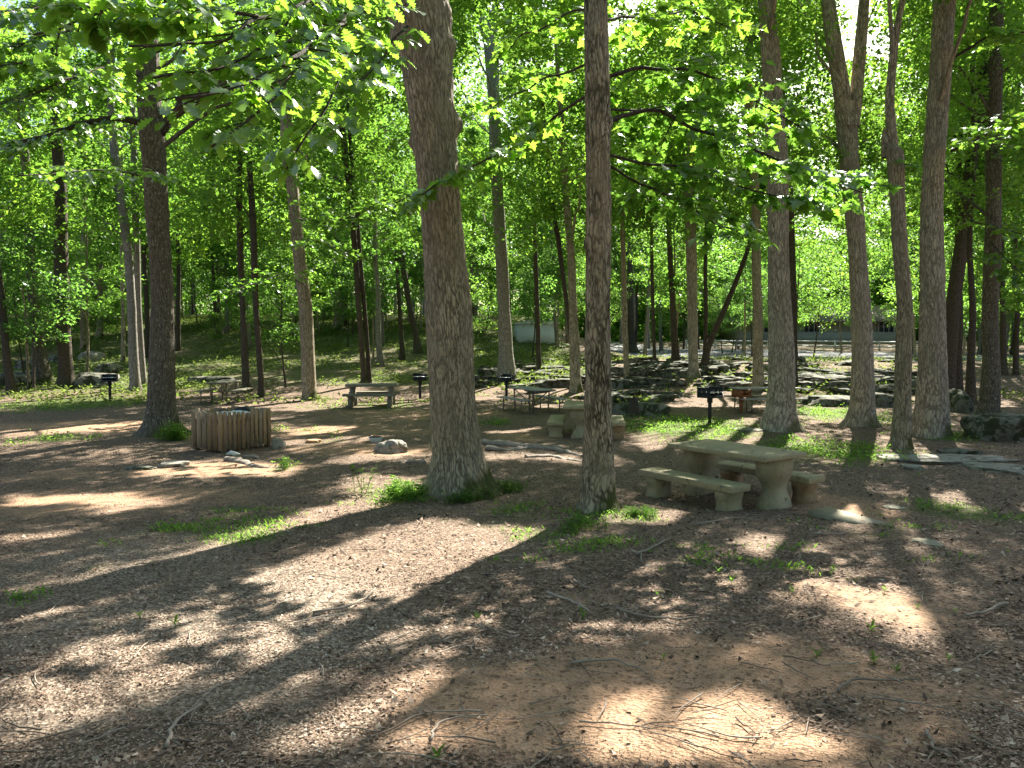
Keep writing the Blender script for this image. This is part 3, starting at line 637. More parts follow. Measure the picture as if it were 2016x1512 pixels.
tree('T25', 'shaggy grey trunk on the ledges left of the black post grill', [(742, 1351, 1380), (725, 1355, 1375), (600, 1353, 1373), (450, 1348, 1371), (300, 1345, 1364), (100, 1342, 1358)], 'bark_shag', n=26, bark=.008)
tree('T26', 'dark trunk slanting steeply right across the road view', [(728, 1378, 1396), (690, 1384, 1398), (650, 1402, 1415), (600, 1424, 1436), (540, 1448, 1458), (480, 1470, 1479)], 'bark_dark', n=18, top_z=10)
tree('T26b', 'slim upright trunk at the foot of the slanting dark one', [(724, 1381, 1394), (700, 1383, 1391), (600, 1385, 1393), (400, 1388, 1395)], 'bark_dark', n=14)
tree('T27', 'big pale brown trunk right behind the near concrete table', [(848, 1490, 1574), (835, 1496, 1570), (800, 1508, 1567), (750, 1512, 1566), (700, 1514, 1566), (600, 1514, 1560), (500, 1512, 1552), (400, 1508, 1550), (300, 1505, 1547), (200, 1503, 1540), (100, 1498, 1534), (0, 1494, 1527)],
     'bark_shag', name='hickory_tree', n=80, dz=0.04, bark=0.018, flare=.35)
tree('T27b', 'darker trunk half hidden behind the big pale brown one', [(765, 1543, 1572), (700, 1545, 1569), (600, 1545, 1569), (500, 1542, 1565), (400, 1540, 1562), (300, 1535, 1556), (200, 1530, 1548)], 'bark_dark', n=24, bark=.006)
tree('T28', 'reddish slim trunk behind the grey-topped table, left of the big pale brown trunk', [(768, 1478, 1508), (750, 1482, 1504), (600, 1482, 1501), (450, 1481, 1499), (300, 1474, 1490), (180, 1468, 1486), (0, 1466, 1482)], 'bark_brown', n=26, bark=.006)
tree('T29', 'trunk splitting into a wide fork under the bright sky gap', [(838, 1660, 1734), (825, 1667, 1726), (800, 1675, 1722), (700, 1679, 1720), (600, 1679, 1716), (500, 1672, 1707), (400, 1662, 1698), (300, 1654, 1692), (240, 1650, 1694), (200, 1648, 1696)],
     'bark_shag', name='hickory_tree', n=70, dz=0.05, bark=0.014, flare=.35, top_z=None, extra=[([(250, 1652, 1684), (200, 1642, 1676), (100, 1627, 1659), (0, 1619, 1647), (-150, 1608, 1632)], dict(n=36, dz=.08, bark=.012, flare=0, down=False, top_z=16, seed=15)),
            ([(250, 1662, 1692), (200, 1672, 1698), (100, 1682, 1707), (0, 1691, 1712), (-150, 1700, 1718)], dict(n=36, dz=.08, bark=.012, flare=0, down=False, top_z=17, seed=16))])
tree('T30', 'scarred trunk with a broken stub and pale torn wood, nearest on the right', [(882, 1748, 1798), (865, 1754, 1794), (800, 1761, 1794), (700, 1761, 1792), (600, 1761, 1791), (500, 1752, 1781), (400, 1748, 1776), (330, 1742, 1776), (295, 1738, 1772), (285, 1740, 1764)],
     'bark_brown', name='scarred_tree', n=60, dz=0.04, bark=0.013, flare=.3, top_z=None, end=0.15, extra=[([(310, 1736, 1762), (280, 1734, 1752), (250, 1735, 1746)], dict(n=18, dz=.05, bark=.006, flare=0, down=False, seed=31, end=.3)), ([(330, 1748, 1774), (280, 1745, 1768), (230, 1743, 1762), (190, 1743, 1761), (120, 1752, 1768), (60, 1762, 1776), (0, 1774, 1787), (-120, 1796, 1807)], dict(n=22, dz=.08, bark=.008, flare=0, down=False, top_z=13, seed=32)), ([(130, 1750, 1764), (90, 1752, 1762), (40, 1750, 1758), (-60, 1744, 1751)], dict(n=12, dz=.1, flare=0, down=False, top_z=11, seed=33))])
tree('T31', 'big grey-brown trunk between the scarred stub-bearing trunk and the leaning dark trunk', [(858, 1790, 1876), (840, 1798, 1868), (800, 1804, 1864), (700, 1808, 1861), (600, 1811, 1858), (500, 1814, 1859), (400, 1818, 1860), (300, 1821, 1863), (200, 1826, 1867), (100, 1832, 1872), (0, 1836, 1876)],
     'bark_shag', name='hickory_tree', n=80, dz=0.04, bark=0.018, flare=.35, bumps=[(250, 0, .03, .1), (430, .2, .03, .1)])
tree('T32', 'dark trunk leaning right, its foot behind the big grey-brown trunk', [(785, 1846, 1880), (700, 1854, 1882), (600, 1860, 1888), (500, 1873, 1899), (400, 1888, 1914), (300, 1904, 1929), (150, 1924, 1950), (0, 1948, 1970)], 'bark_dark', n=34, bark=.009)
tree('T33', 'mossy-footed trunk at the right, set among dark ledge rocks', [(822, 1920, 1974), (805, 1928, 1968), (700, 1936, 1968), (600, 1939, 1970), (500, 1940, 1971), (400, 1942, 1971), (300, 1941, 1971), (200, 1944, 1972), (0, 1948, 1974)], 'bark_lichen', n=40, bark=.011, dz=.07)
tree('T34', 'slim trunk left of the mossy-footed trunk, trunk edge lit', [(795, 1900, 1922), (700, 1904, 1918), (600, 1905, 1917), (400, 1908, 1918), (200, 1912, 1922)], 'bark_dark', n=20)
tree('T35', 'dark trunk between the leaning dark trunk and the slim lit one', [(776, 1872, 1896), (700, 1878, 1893), (600, 1880, 1894), (400, 1884, 1896)], 'bark_dark', n=20)
tree('T36', 'thin trunk beyond the road edge near the right border, left of another', [(738, 1966, 1984), (700, 1969, 1981), (600, 1970, 1981), (400, 1972, 1982)], 'bark_dark', n=16)
tree('T37', 'thin trunk at the right border beyond the road edge', [(738, 1994, 2006), (650, 1996, 2005), (500, 1998, 2006)], 'bark_dark', n=14)
# two trunks of the wood whose crowns fill the left and right corners
tree('T38', 'mid brown trunk far back in the wood left of the slim reddish stem', [(690, 158, 170), (600, 158, 168), (450, 160, 169), (250, 162, 170)], 'bark_brown', n=14)
tree('T39', 'thin far trunk seen between the lichen-speckled and curving brown trunks', [(690, 345, 356), (600, 346, 355), (450, 348, 356), (200, 350, 357)], 'bark_dark', n=14)

# ------------------------------------------------------------------ low leafy branches that hang into the view
def leafy_branch(t, pts, r0, prof, L, mat, n_twig=16, twig=(0.35, 0.9), per=9, seed=0, r1=0.012, name='low_branch', sun=False):
    """pts: (px, py, distance). a limb with side twigs bearing lobed leaves; parts of tree t"""
    g = np.random.default_rng(seed + 100)
    P = np.array([at(*p) for p in pts]); s = np.concatenate([[0], np.cumsum(np.linalg.norm(np.diff(P, axis=0), axis=1))])
    u = np.linspace(0, s[-1], max(10, int(s[-1] / 0.22))); C = np.stack([np.interp(u, s, P[:, k]) for k in range(3)], 1)
    for _ in range(3): C[1:-1] = (C[:-2] + 2 * C[1:-1] + C[2:]) / 4
    C += (np.stack([vnoise(u * 1.7, u * 0 + seed + k, 60 + k) for k in range(3)], 1) - 0.5) * 0.10
    mb = MB().tube(C, np.linspace(r0 * .72, r1 * .8, len(C)), 9)
    LP, LD, LN = [], [], []
    for k in range(n_twig):
        f = 0.18 + 0.82 * (k + g.random()) / n_twig; i = min(len(C) - 2, int(f * (len(C) - 1))); b = C[i]; tdir = C[i + 1] - C[i]; tdir /= np.linalg.norm(tdir)
        sd = np.cross(tdir, [0, 0, 1.0]); sd /= np.linalg.norm(sd) + 1e-9
        d = tdir * g.uniform(.25, .8) + sd * (1 if k % 2 else -1) * g.uniform(.5, 1.0) + np.array([0, 0, g.uniform(-.25, .25)]); d /= np.linalg.norm(d)
        ln = g.uniform(*twig) * (1.1 - 0.45 * f); q = np.linspace(0, 1, 6)[:, None]; tp = b + d * ln * q + np.array([0, 0, -0.10 * ln]) * q ** 2
        mb.tube(tp, np.linspace(max(0.004, r0 * 0.18), 0.003, 6), 5, False)
        for j in range(per):
            e = 0.25 + 0.75 * (j + g.random() * .6) / per; e = min(e, 1); pp = b + d * ln * e + np.array([0, 0, -0.10 * ln]) * e * e
            a = g.normal(0, .9) + (0.9 if j % 2 else -0.9); c_, s_ = math.cos(a), math.sin(a); dd = np.array([d[0] * c_ - d[1] * s_, d[0] * s_ + d[1] * c_, d[2] - g.uniform(0, .45)])
            LP.append(pp + g.normal(0, .03, 3)); LD.append(dd); LN.append(np.array([g.normal(0, .38), g.normal(0, .38), 1.0]))
    if sun: let_sun_on(np.array(LP))
    br = link(name, mb.mesh(name, True), M['bark_dark'], t.root)
    me = br.data; at_ = me.attributes.new('moss', 'FLOAT', 'POINT')
    me.transform(Matrix.Translation(-Vector(t.base)))
    lm = lobed_mesh('foliage', np.array(LP) - t.base, np.array(LD), np.array(LN), L * (0.6 + 0.75 * g.random(len(LP))), prof, g)
    link('foliage', lm, mat, br)
mp, ok = M['maple_leaf'], M['oak_leaf']
t2 = T['T2']
leafy_branch(t2, [(1190, 240, 10.5), (1245, 208, 10.9), (1340, 235, 11.3), (1450, 285, 11.6), (1560, 330, 11.6), (1700, 385, 11.4)], .05, MAPLE, .175, mp, 24, (.5, 1.5), 12, 1, sun=True)
leafy_branch(t2, [(1195, 150, 10.5), (1290, 130, 11.2), (1400, 150, 11.8), (1520, 210, 12.0), (1590, 260, 12.0)], .04, MAPLE, .175, mp, 20, (.5, 1.5), 12, 2, sun=True)
leafy_branch(t2, [(1200, 300, 10.5), (1290, 325, 11.0), (1400, 350, 11.3), (1520, 385, 11.3), (1640, 405, 11.0)], .03, MAPLE, .175, mp, 20, (.45, 1.3), 12, 3, sun=True)
leafy_branch(t2, [(1198, 330, 10.6), (1280, 370, 11.3), (1380, 420, 11.9), (1470, 470, 12.4)], .026, MAPLE, .17, mp, 22, (.4, 1.1), 10, 4)
leafy_branch(t2, [(1200, 210, 10.6), (1300, 215, 11.6), (1420, 225, 12.6), (1500, 250, 13.2)], .024, MAPLE, .17, mp, 16, (.5, 1.3), 11, 9, sun=True)
leafy_branch(t2, [(1165, 180, 10.5), (1110, 215, 10.7), (1060, 255, 10.8), (1000, 300, 10.9), (930, 338, 10.9), (850, 372, 10.8), (780, 405, 10.7)], .03, MAPLE, .16, mp, 20, (.35, .95), 10, 5)
leafy_branch(t2, [(1160, 120, 10.5), (1080, 150, 11.4), (1000, 190, 12.6), (960, 220, 13.2)], .024, MAPLE, .16, mp, 10, (.4, .9), 9, 6)
leafy_branch(t2, [(1165, 40, 10.5), (1240, 30, 11.8), (1350, 20, 13.2), (1450, 60, 14.0)], .03, MAPLE, .175, mp, 20, (.5, 1.4), 11, 7, sun=True)
leafy_branch(t2, [(1160, 20, 10.5), (1090, 40, 11.6), (1020, 70, 12.8), (980, 110, 13.4)], .024, MAPLE, .16, mp, 10, (.4, .9), 9, 8)
t1 = T['T1']
leafy_branch(t1, [(770, 20, 11.4), (700, 30, 9.5), (640, 70, 8.0), (590, 120, 7.0), (520, 160, 6.4), (430, 195, 5.9), (350, 205, 5.6)], .06, OAK, .145, ok, 34, (.35, .9), 9, 11, sun=True)
leafy_branch(t1, [(760, -20, 11.3), (640, 0, 8.6), (520, 40, 7.2), (400, 80, 6.4), (260, 95, 5.9)], .05, OAK, .145, ok, 30, (.35, .95), 9, 12, sun=True)
leafy_branch(t1, [(640, 70, 8.0), (600, 135, 7.3), (540, 200, 6.6), (480, 255, 6.1), (425, 295, 5.8)], .022, OAK, .16, ok, 15, (.25, .55), 8, 13, sun=True)
leafy_branch(t1, [(700, 40, 9.4), (680, 120, 8.8), (650, 190, 8.4), (610, 260, 8.0), (570, 330, 7.8)], .025, OAK, .16, ok, 18, (.35, .8), 8, 14, sun=True)
leafy_branch(t1, [(750, -60, 11), (600, -40, 8), (420, -10, 6.6), (220, 30, 6.6), (60, 60, 6.6)], .05, OAK, .145, ok, 30, (.35, 1.0), 9, 15, sun=True)
leafy_branch(t1, [(640, 0, 8.6), (560, 60, 7.8), (470, 110, 7.0), (380, 150, 6.5), (300, 165, 6.2)], .022, OAK, .15, ok, 26, (.3, .8), 9, 17, sun=True)
leafy_branch(t1, [(520, 40, 7.2), (430, 20, 6.9), (300, 20, 6.6), (150, 10, 6.4)], .025, OAK, .15, ok, 26, (.35, .9), 10, 18)
leafy_branch(t1, [(800, 60, 11.0), (760, 110, 10.2), (720, 150, 9.6), (690, 170, 9.2)], .025, OAK, .16, ok, 12, (.3, .7), 8, 16)
t3 = T['T3']
leafy_branch(t3, [(280, 245, 18.5), (262, 238, 18.2), (205, 228, 17.6), (150, 245, 17.0), (90, 272, 16.4), (0, 292, 15.8), (-80, 310, 15.4)], .11, OAK, .15, ok, 40, (.6, 1.8), 14, 21, .04)
leafy_branch(t3, [(318, 260, 18.6), (335, 235, 18.9), (360, 195, 19.2), (395, 150, 19.6), (440, 125, 20.0), (500, 110, 20.4)], .11, OAK, .16, ok, 22, (.6, 1.4), 10, 22, .05)
leafy_branch(t3, [(275, 150, 18.5), (220, 130, 17.5), (140, 150, 16.2), (60, 190, 15), (-20, 215, 14)], .06, OAK, .15, ok, 40, (.6, 1.7), 14, 23, sun=True)
leafy_branch(t3, [(275, 80, 18.5), (200, 50, 17), (110, 60, 15.6), (20, 90, 14.5)], .05, OAK, .15, ok, 36, (.6, 1.7), 14, 24, sun=True)
leafy_branch(t3, [(275, 40, 18.5), (180, 0, 16.5), (80, 10, 15), (-20, 30, 14)], .05, OAK, .18, ok, 40, (.7, 1.9), 15, 26, sun=True)
leafy_branch(t3, [(275, 190, 18.5), (190, 180, 16.8), (90, 120, 15), (0, 130, 13.8)], .05, OAK, .18, ok, 40, (.7, 1.8), 15, 27)
leafy_branch(t3, [(318, 330, 18.7), (280, 345, 16.5), (200, 330, 15), (110, 345, 14), (30, 350, 13.2)], .035, OAK, .16, ok, 24, (.5, 1.2), 11, 25)
t4 = T['T4']
leafy_branch(t4, [(590, 430, 27.5), (640, 440, 25), (700, 425, 22.5), (760, 405, 20.5), (815, 385, 19)], .05, MAPLE, .17, M['leaf'], 34, (.6, 1.6), 14, 31)
leafy_branch(t4, [(600, 560, 27.8), (560, 540, 26), (500, 560, 24.5), (440, 580, 23.5)], .03, MAPLE, .16, M['leaf'], 22, (.5, 1.3), 12, 32)
leafy_branch(t4, [(585, 470, 27.8), (640, 480, 25.5), (690, 500, 24)], .03, MAPLE, .16, M['leaf'], 18, (.5, 1.2), 12, 33)
t29 = T['T29']
leafy_branch(T['T31'], [(1868, 300, 18.5), (1930, 270, 17.5), (1990, 240, 16.5), (2060, 230, 15.5)], .05, MAPLE, .16, M['leaf'], 26, (.6, 1.5), 12, 41, sun=True)
leafy_branch(T['T31'], [(1865, 120, 18.6), (1920, 80, 18), (1990, 60, 17), (2060, 70, 16)], .05, MAPLE, .16, M['leaf'], 26, (.6, 1.5), 12, 42)
leafy_branch(T['T32'], [(1890, 430, 26), (1930, 440, 24), (1980, 450, 22.5), (2040, 470, 21)], .04, MAPLE, .16, M['leaf'], 26, (.6, 1.5), 12, 43)
leafy_branch(T['T33'], [(1950, 480, 22.5), (1985, 520, 21.5), (2030, 560, 20.5)], .03, MAPLE, .16, M['leaf'], 18, (.6, 1.3), 12, 44)
leafy_branch(T['T30'], [(1762, 330, 16.4), (1775, 325, 16.0), (1800, 330, 15.8)], .012, MAPLE, .16, mp, 6, (.2, .4), 6, 45)

GAPS = [(1640, 1770, -60, 120, .9), (1600, 1680, 60, 140, .6), (900, 965, 120, 290, .9), (1400, 1470, 100, 300, .5), (1550, 1640, 60, 260, .6), (1200, 1330, 40, 120, .4), (1760, 1830, 120, 230, .5), (1990, 2040, 120, 330, .5)]
SHOW = [('T27', 0, 1), ('T29', 0, 1), ('T31', 0, 1), ('T20', 0, 1), ('T4', 0, 1), ('T5', 0, .9), ('T5b', 0, .9), ('T7', 200, .8), ('T30', 0, .9), ('T32', 0, .9), ('T33', 0, .8), ('T8', 100, .8), ('T8b', 0, .7), ('T9', 100, .8), ('T28', 0, .7), ('T25', 0, .7), ('T21', 0, .7), ('T6', 100, .7), ('T15', 100, .7), ('T2', 0, 1), ('T1', 0, 1), ('T3', 0, 1)]
def open_view(P):
    """crowns thin out round the bare stems and in the bright gaps of the canopy"""
    px, py = to_px(P); keep = np.ones(len(P), bool); u = rng.random(len(P))
    for (x0, x1, y0, y1, pr) in GAPS: keep &= ~((px > x0) & (px < x1) & (py > y0) & (py < y1) & (u < pr))
    for key, ymin, pr in SHOW:
        t = T[key]; x, y, zs, r = t.axis; ax, ay = to_px(np.stack([x, y, zs], 1)); o = np.argsort(ay); tx_ = np.interp(py, ay[o], ax[o]); w = np.interp(py, ay[o], r[o]) / t.D * F + .45 / np.maximum(P[:, 1], 3) * F * .55
        keep &= ~((np.abs(px - tx_) < w) & (P[:, 1] < t.D + .3) & (py > max(ymin, -40)) & (py < 640) & (u < pr * .9))
    return keep
# canopy: leafy sprays hung where they shade the clearing, each given to the nearest tree
cells = []
for y in np.arange(1.2, 14, 0.42):
    for x in np.arange(-0.7 * y - 3.5, 0.7 * y + 3.5, 0.42): cells.append((x, y, 0))
for y in np.arange(14, 44, 0.55):
    for x in np.arange(-0.7 * y - 3, 0.7 * y + 3, 0.55): cells.append((x, y, 1))
cells = np.array(cells); cx = cells[:, 0] + rng.uniform(-.25, .25, len(cells)); cyy = cells[:, 1] + rng.uniform(-.25, .25, len(cells))
lt = lit(cx, cyy)
tx = np.array([t.base[0] for t in TREES]); ty = np.array([t.base[1] for t in TREES])
bucket = {i: [] for i in range(len(TREES))}
no_crown = {i for i, t in enumerate(TREES) if t is T['T30'] or t is T['T14']}
for layer in range(4):
    sel = ~lt & (rng.random(len(cx)) < np.where(cells[:, 2] == 0, (1.0, 1.0, 0.85, 0.5)[layer], (0.85, 0.45, 0.0, 0.0)[layer]))
    sx, sy = cx[sel], cyy[sel]
    h = np.where(sy < 12, rng.uniform(9.5, 15.5, len(sx)), rng.uniform(6.0, 16.0, len(sx)))
    P = np.stack([sx + SUN[0] / SUN[2] * h, sy + SUN[1] / SUN[2] * h, h + zg(sx, sy)], 1)
    for p in P:
        d = (tx - p[0]) ** 2 + (ty - p[1]) ** 2
        for i in no_crown: d[i] = 1e9
        k = int(np.argmin(d))
        if d[k] < 100: bucket[k].append(p)
for i, t in enumerate(TREES):
    P = np.array(bucket[i]) if bucket[i] else np.zeros((0, 3))
    if i not in no_crown:
        # the tree's own upper crown as well
        x, y, zs, r = t.axis; ztop = min(zs[-1], 16.5); m = 150 if t.D < 26 else 240
        zlo = max(t.base[2] + 5.5, 7.0 if t.D > 20 else 9.5)
        zc = rng.uniform(zlo, max(zlo + 1, ztop + 0.5), m); a = rng.random(m) * 2 * np.pi; rd = rng.uniform(0.4, 2.9, m) * np.clip((ztop + 2.5 - zc) / 4, .3, 1)
        own = np.stack([np.interp(zc, zs, x) + rd * np.cos(a), np.interp(zc, zs, y) + rd * np.sin(a) * np.where(np.sin(a) > 0, 1.25, .7), zc], 1)
        own = own[fbm(own[:, 0] * .55 + own[:, 1] * .3, own[:, 2] * .75 + own[:, 1] * .4, 19, 2) > .44]
        P = np.concatenate([P, own])
    if len(P): P = P[open_view(P)]
    if len(P):
        big = t.D > 24
        V = sprays(P, rng.uniform(0.38, 0.62, len(P)), 44, 0.18 if big else 0.14, 0.105 if big else 0.08); t.leafy.append(V)
        cand = [p for p in P if 1.0 < math.hypot(p[0] - t.base[0], p[1] - t.base[1]) < 4.5 and p[2] > t.base[2] + 7.5]; random.shuffle(cand)
        for p in cand[:9 if t.D < 26 else 8]: t.limb(p, up=.7)

for t in TREES: t.finish()

# ------------------------------------------------------------------ the wood behind: young trees and tall trees, a few built once and copied
def wild_tree(kind, seed, h, r, crown0, crad, n_spray, n_leaf, L, W, mat, label, group, name):
    g = np.random.default_rng(seed); root = thing(name, label, 'tree', (0, 0, 0), 0, group)
    zs = np.linspace(-0.3, h, 16); bend = g.normal(0, 0.25 if kind == 'young' else 0.35, 2)
    C = np.stack([bend[0] * np.sin(zs / h * 2.2) + 0.05 * np.sin(zs * 1.3 + seed), bend[1] * np.sin(zs / h * 1.8), zs], 1)
    mb = MB().tube(C, r * (1.0 - 0.85 * np.clip(zs / h, 0, 1)) + r * 0.45 * np.exp(-np.clip(zs, 0, 9) / 0.25), 9)
    u = g.random(n_spray) ** 0.9; z = crown0 + (h - crown0 + 0.6) * u
    prof = np.clip(np.sin(np.pi * np.clip((z - crown0) / (h - crown0 + 0.8) * 0.82 + 0.16, 0, 1)), .15, 1) * crad
    a = g.random(n_spray) * 2 * np.pi; rd = prof * np.sqrt(g.random(n_spray)) * 1.05
    P = np.stack([np.interp(z, zs, C[:, 0]) + rd * np.cos(a), np.interp(z, zs, C[:, 1]) + rd * np.sin(a), z], 1)
    P = P[(fbm(P[:, 0] * .8 + seed, P[:, 2] * .8 + P[:, 1] * .6, seed, 2) > 0.36)]
    V = sprays(P, g.uniform(.30, .58, len(P)), n_leaf, L, W, g=g)
    for p in P[g.choice(len(P), min(len(P), 20), replace=False)]:
        hd = math.hypot(p[0], p[1]); b = np.array([np.interp(p[2] - .5 * hd, zs, C[:, 0]), np.interp(p[2] - .5 * hd, zs, C[:, 1]), max(.6, p[2] - .5 * hd)])
        t = np.linspace(0, 1, 5)[:, None]; mb.tube(b * (1 - t) + p * t + np.array([0, 0, .1 * hd]) * np.sin(t * np.pi), np.linspace(r * .28, .006, 5), 5, False)
    o = mb.build('trunk', mat, root, True); link('crown', leaf_mesh('crown', V, g), M['leaf_far'], root)
    return root
YG, WG, BG = 'young leafy trees filling the wood', 'tall trees of the wood behind the clearing', 'bushes on the slopes'
YL = 'slender young tree leafy almost to the ground in the wood behind the clearing'
WL = 'tall thin-trunked tree of the wood behind the clearing, crown high up'
BL = 'low leafy bush among the trunks of the slopes behind the clearing'
young = [wild_tree('young', 200 + k, (6.5, 8.5, 5.5, 9.5, 7.5)[k], (.045, .06, .04, .07, .05)[k], (2.0, 2.7, 1.7, 3.2, 2.4)[k], (1.7, 2.0, 1.6, 2.1, 1.9)[k], (95, 125, 85, 140, 110)[k], (52, 40, 60, 34, 52)[k], (.135, .16, .11, .19, .14)[k], (.085, .10, .065, .115, .075)[k],
         M['bark_brown' if k % 2 else 'bark_dark'], YL, YG, 'young_tree') for k in range(5)]
tall = [wild_tree('tall', 300 + k, (14, 16, 17.5, 15)[k], (.13, .17, .2, .11)[k], (5.0, 6.0, 7.0, 4.0)[k], (2.7, 3.0, 3.2, 2.6)[k], (300, 340, 360, 300)[k], 50, .18, .115,
        M['bark_grey' if k % 2 else 'bark_dark'], WL, WG, 'woodland_tree') for k in range(4)]
bush = [wild_tree('young', 400 + k, (1.5, 2.3)[k], .02, .25, (.9, 1.1)[k], (30, 44)[k], 50, .12, .075, M['bark_dark'], BL, BG, 'bush') for k in range(2)]
def place(protos, spots, smin=.85, smax=1.15):
    for i, (x, y) in enumerate(spots):
        p = protos[i % len(protos)]; o = p if i < len(protos) else copy_tree(p)
        o.location = (x, y, float(zg(x, y)) - 0.02); o.rotation_euler = (0, 0, random.random() * 6.28); s = random.uniform(smin, smax); o.scale = (s, s, s * random.uniform(.92, 1.08))
lit_pts = np.concatenate([np.stack([rng.uniform(P[:, 0].min(), P[:, 0].max(), 60), rng.uniform(P[:, 1].min(), P[:, 1].max(), 60)], 1) for P in LIT])
lit_pts = lit_pts[lit(lit_pts[:, 0], lit_pts[:, 1])]
def shades(x, y, h0, h1, rad):
    """would a crown there darken a sunlit patch of the clearing?"""
    n = 0
    for h in np.linspace(h0, h1, 5):
        gx, gy = x - SUN[0] / SUN[2] * h, y - SUN[1] / SUN[2] * h
        n += int((((lit_pts[:, 0] - gx) ** 2 + (lit_pts[:, 1] - gy) ** 2) < (rad * .8) ** 2).sum() > 3)
    return n
def scatter(n, y0, y1, dmin, test, power=1.0):
    out = []; tries = 0
    while len(out) < n and tries < 60000:
        tries += 1
        y = y0 + (y1 - y0) * random.random() ** power; x = random.uniform(-.86 * y - 8, .86 * y + 8)
        if any((x - a) ** 2 + (y - b) ** 2 < dmin ** 2 for a, b in out): continue
        if test(x, y): out.append((x, y))
    return out
def px_of(x, y, h=1.0): 
    a, b = to_px(np.array([[x, y, float(zg(x, y)) + h]])); return float(a[0]), float(b[0])
def clear_view(x, y):
    px, _ = px_of(x, y); w = 2.0 / y * F
    if y < 110 and 1150 - w * .5 < px < 1720 + w * .5 and y > 36: return y > 82 and random.random() < .25      # the road and the house stay in view
    if 1020 < px < 1105 and y > 44 and y < 66: return random.random() < .5
    return True
def y_test(x, y):
    if not clear_view(x, y): return False
    px, _ = px_of(x, y)
    if y < 32 and -11 < x < 9: return False
    if 1380 < px < 1760 and 27 < y < 40: return False
    if x < 6 and y < 54 and random.random() < .8: return False
    return shades(x, y, 2, 8, 1.6) == 0
def px_spot(px, d): return ((px - 1008) / F * d, d)
place(young, scatter(155, 29, 78, 2.3, y_test, .8) + [(14.6, 39.5), (8.4, 40.5), (16.4, 60), (14.8, 49), (6.6, 52), (25.5, 70), (19.6, 57), (12.6, 66), (21.5, 74), (30, 92)] + [px_spot(*p) for p in ((560, 33), (170, 37), (55, 34), (735, 43), (925, 37), (1050, 44), (1095, 50), (1600, 44), (1655, 58), (1480, 52), (1690, 70), (1560, 74), (1440, 62), (1330, 37))])
place(tall, scatter(100, 40, 88, 2.6, lambda x, y: abs(px_of(x, y)[0] - 1700) > 70 and (random.random() < .85 if clear_view(x, y) else random.random() < .3) and shades(x, y, 6, 16, 2.2) <= 1, .8))
unseen_trees = []  # unseen trees added behind the camera, blocking sky light to deepen the shade
while len(unseen_trees) < 34:
    x, y = random.uniform(-32, 32), random.uniform(-30, -3)
    if math.hypot(x, y) < 5 or any(math.hypot(x - a, y - b) < 4.2 for a, b in unseen_trees): continue
    unseen_trees.append((x, y))
place([copy_tree(t) for t in tall], unseen_trees)
place(bush, scatter(30, 48, 74, 1.5, lambda x, y: clear_view(x, y) and px_of(x, y)[0] < 1150 or px_of(x, y)[0] > 1740, .9), .6, 1.2)

# far-off wood that closes the view
g = np.random.default_rng(5); C = []
for k in range(20000):
    y = g.uniform(88, 125); x = g.uniform(-.82 * y - 20, .82 * y + 20); z = float(zg(x, y)) + 40 * g.random() ** 1.3
    if 24 < x < 62 and y < 107.5 and z < 11: continue
    if 5 < x < 24 and y < 100 and z < 9: continue
    C.append((x, y, z))
for k in range(9000):
    y = g.uniform(108, 126); x = g.uniform(-.82 * y - 20, .82 * y + 20); C.append((x, y, float(zg(x, y)) + 15 * g.random()))
for k in range(6000):
    y = g.uniform(107.5, 126); x = g.uniform(8, 72); C.append((x, y, float(zg(x, y)) + 13 * g.random()))
C = np.array(C); px_, py_ = to_px(C); C = C[~((px_ > 1650) & (px_ < 1760) & (py_ < 120))]; V = sprays(C, g.uniform(.9, 1.8, len(C)), 22, .42, .27, .25, g=g)
mb = MB(); fw = link('distant_wood', leaf_mesh('distant_wood', V, g), M['leaf_far']); tag(fw, kind='stuff')
for k in range(90):
    y = g.uniform(86, 116); x = g.uniform(-.72 * y - 8, .72 * y + 8)
    if 26 < x < 60: continue
    z = float(zg(x, y)); zz = np.linspace(-.3, 17, 5); mb.tube(np.stack([x + zz * g.normal(0, .03), y + 0 * zz, z + zz], 1), np.linspace(g.uniform(.13, .26), .06, 5), 6, False)
dt = mb.build('distant_trunks', M['bark_grey'], None, True); tag(dt, kind='stuff')

# ------------------------------------------------------------------ road, house, shed, fences beyond the trees
def drape(name, A, Bp, n, m, dz, mat):
    A, Bp = np.array(A, float), np.array(Bp, float); u = np.linspace(0, 1, n)
    rs = lambda P: np.stack([np.interp(u * (len(P) - 1), np.arange(len(P)), P[:, k]) for k in (0, 1)], 1)
    a, b = rs(A), rs(Bp); v = np.linspace(0, 1, m)[None, :, None]; G = a[:, None] * (1 - v) + b[:, None] * v
    V = np.concatenate([G, zg(G[..., 0], G[..., 1])[..., None] + dz], -1).reshape(-1, 3); i = (np.arange(n - 1)[:, None] * m + np.arange(m - 1)[None]).ravel()
    return tag(link(name, np_mesh(name, V, [np.stack([i, i + m, i + m + 1, i + 1], 1)], True), mat), kind='structure')
near_e = [(7.5, 62), (12.5, 51), (18, 45.5), (23, 41), (28, 38), (38, 35)]; far_e = [(12, 100), (19, 88), (26, 78), (33, 69), (42, 59), (56, 50)]
drape('road', near_e, far_e, 120, 50, 0.03, M['asphalt'])
u = np.linspace(0.38, 1, 120) * 5; ex = np.interp(u, np.arange(6), [p[0] for p in near_e]); ey = np.interp(u, np.arange(6), [p[1] for p in near_e])
V = []; Q = []
for i in range(120):
    z = float(zg(ex[i], ey[i]))
    for (o, h) in ((-.12, -.1), (-.10, .15), (.12, .15), (.14, -.1)): V.append((ex[i] + o * .7, ey[i] + o * .7, z + h))
    if i: Q += [[4 * i - 4 + k, 4 * i + k, 4 * i + k + 1, 4 * i - 3 + k] for k in range(3)]
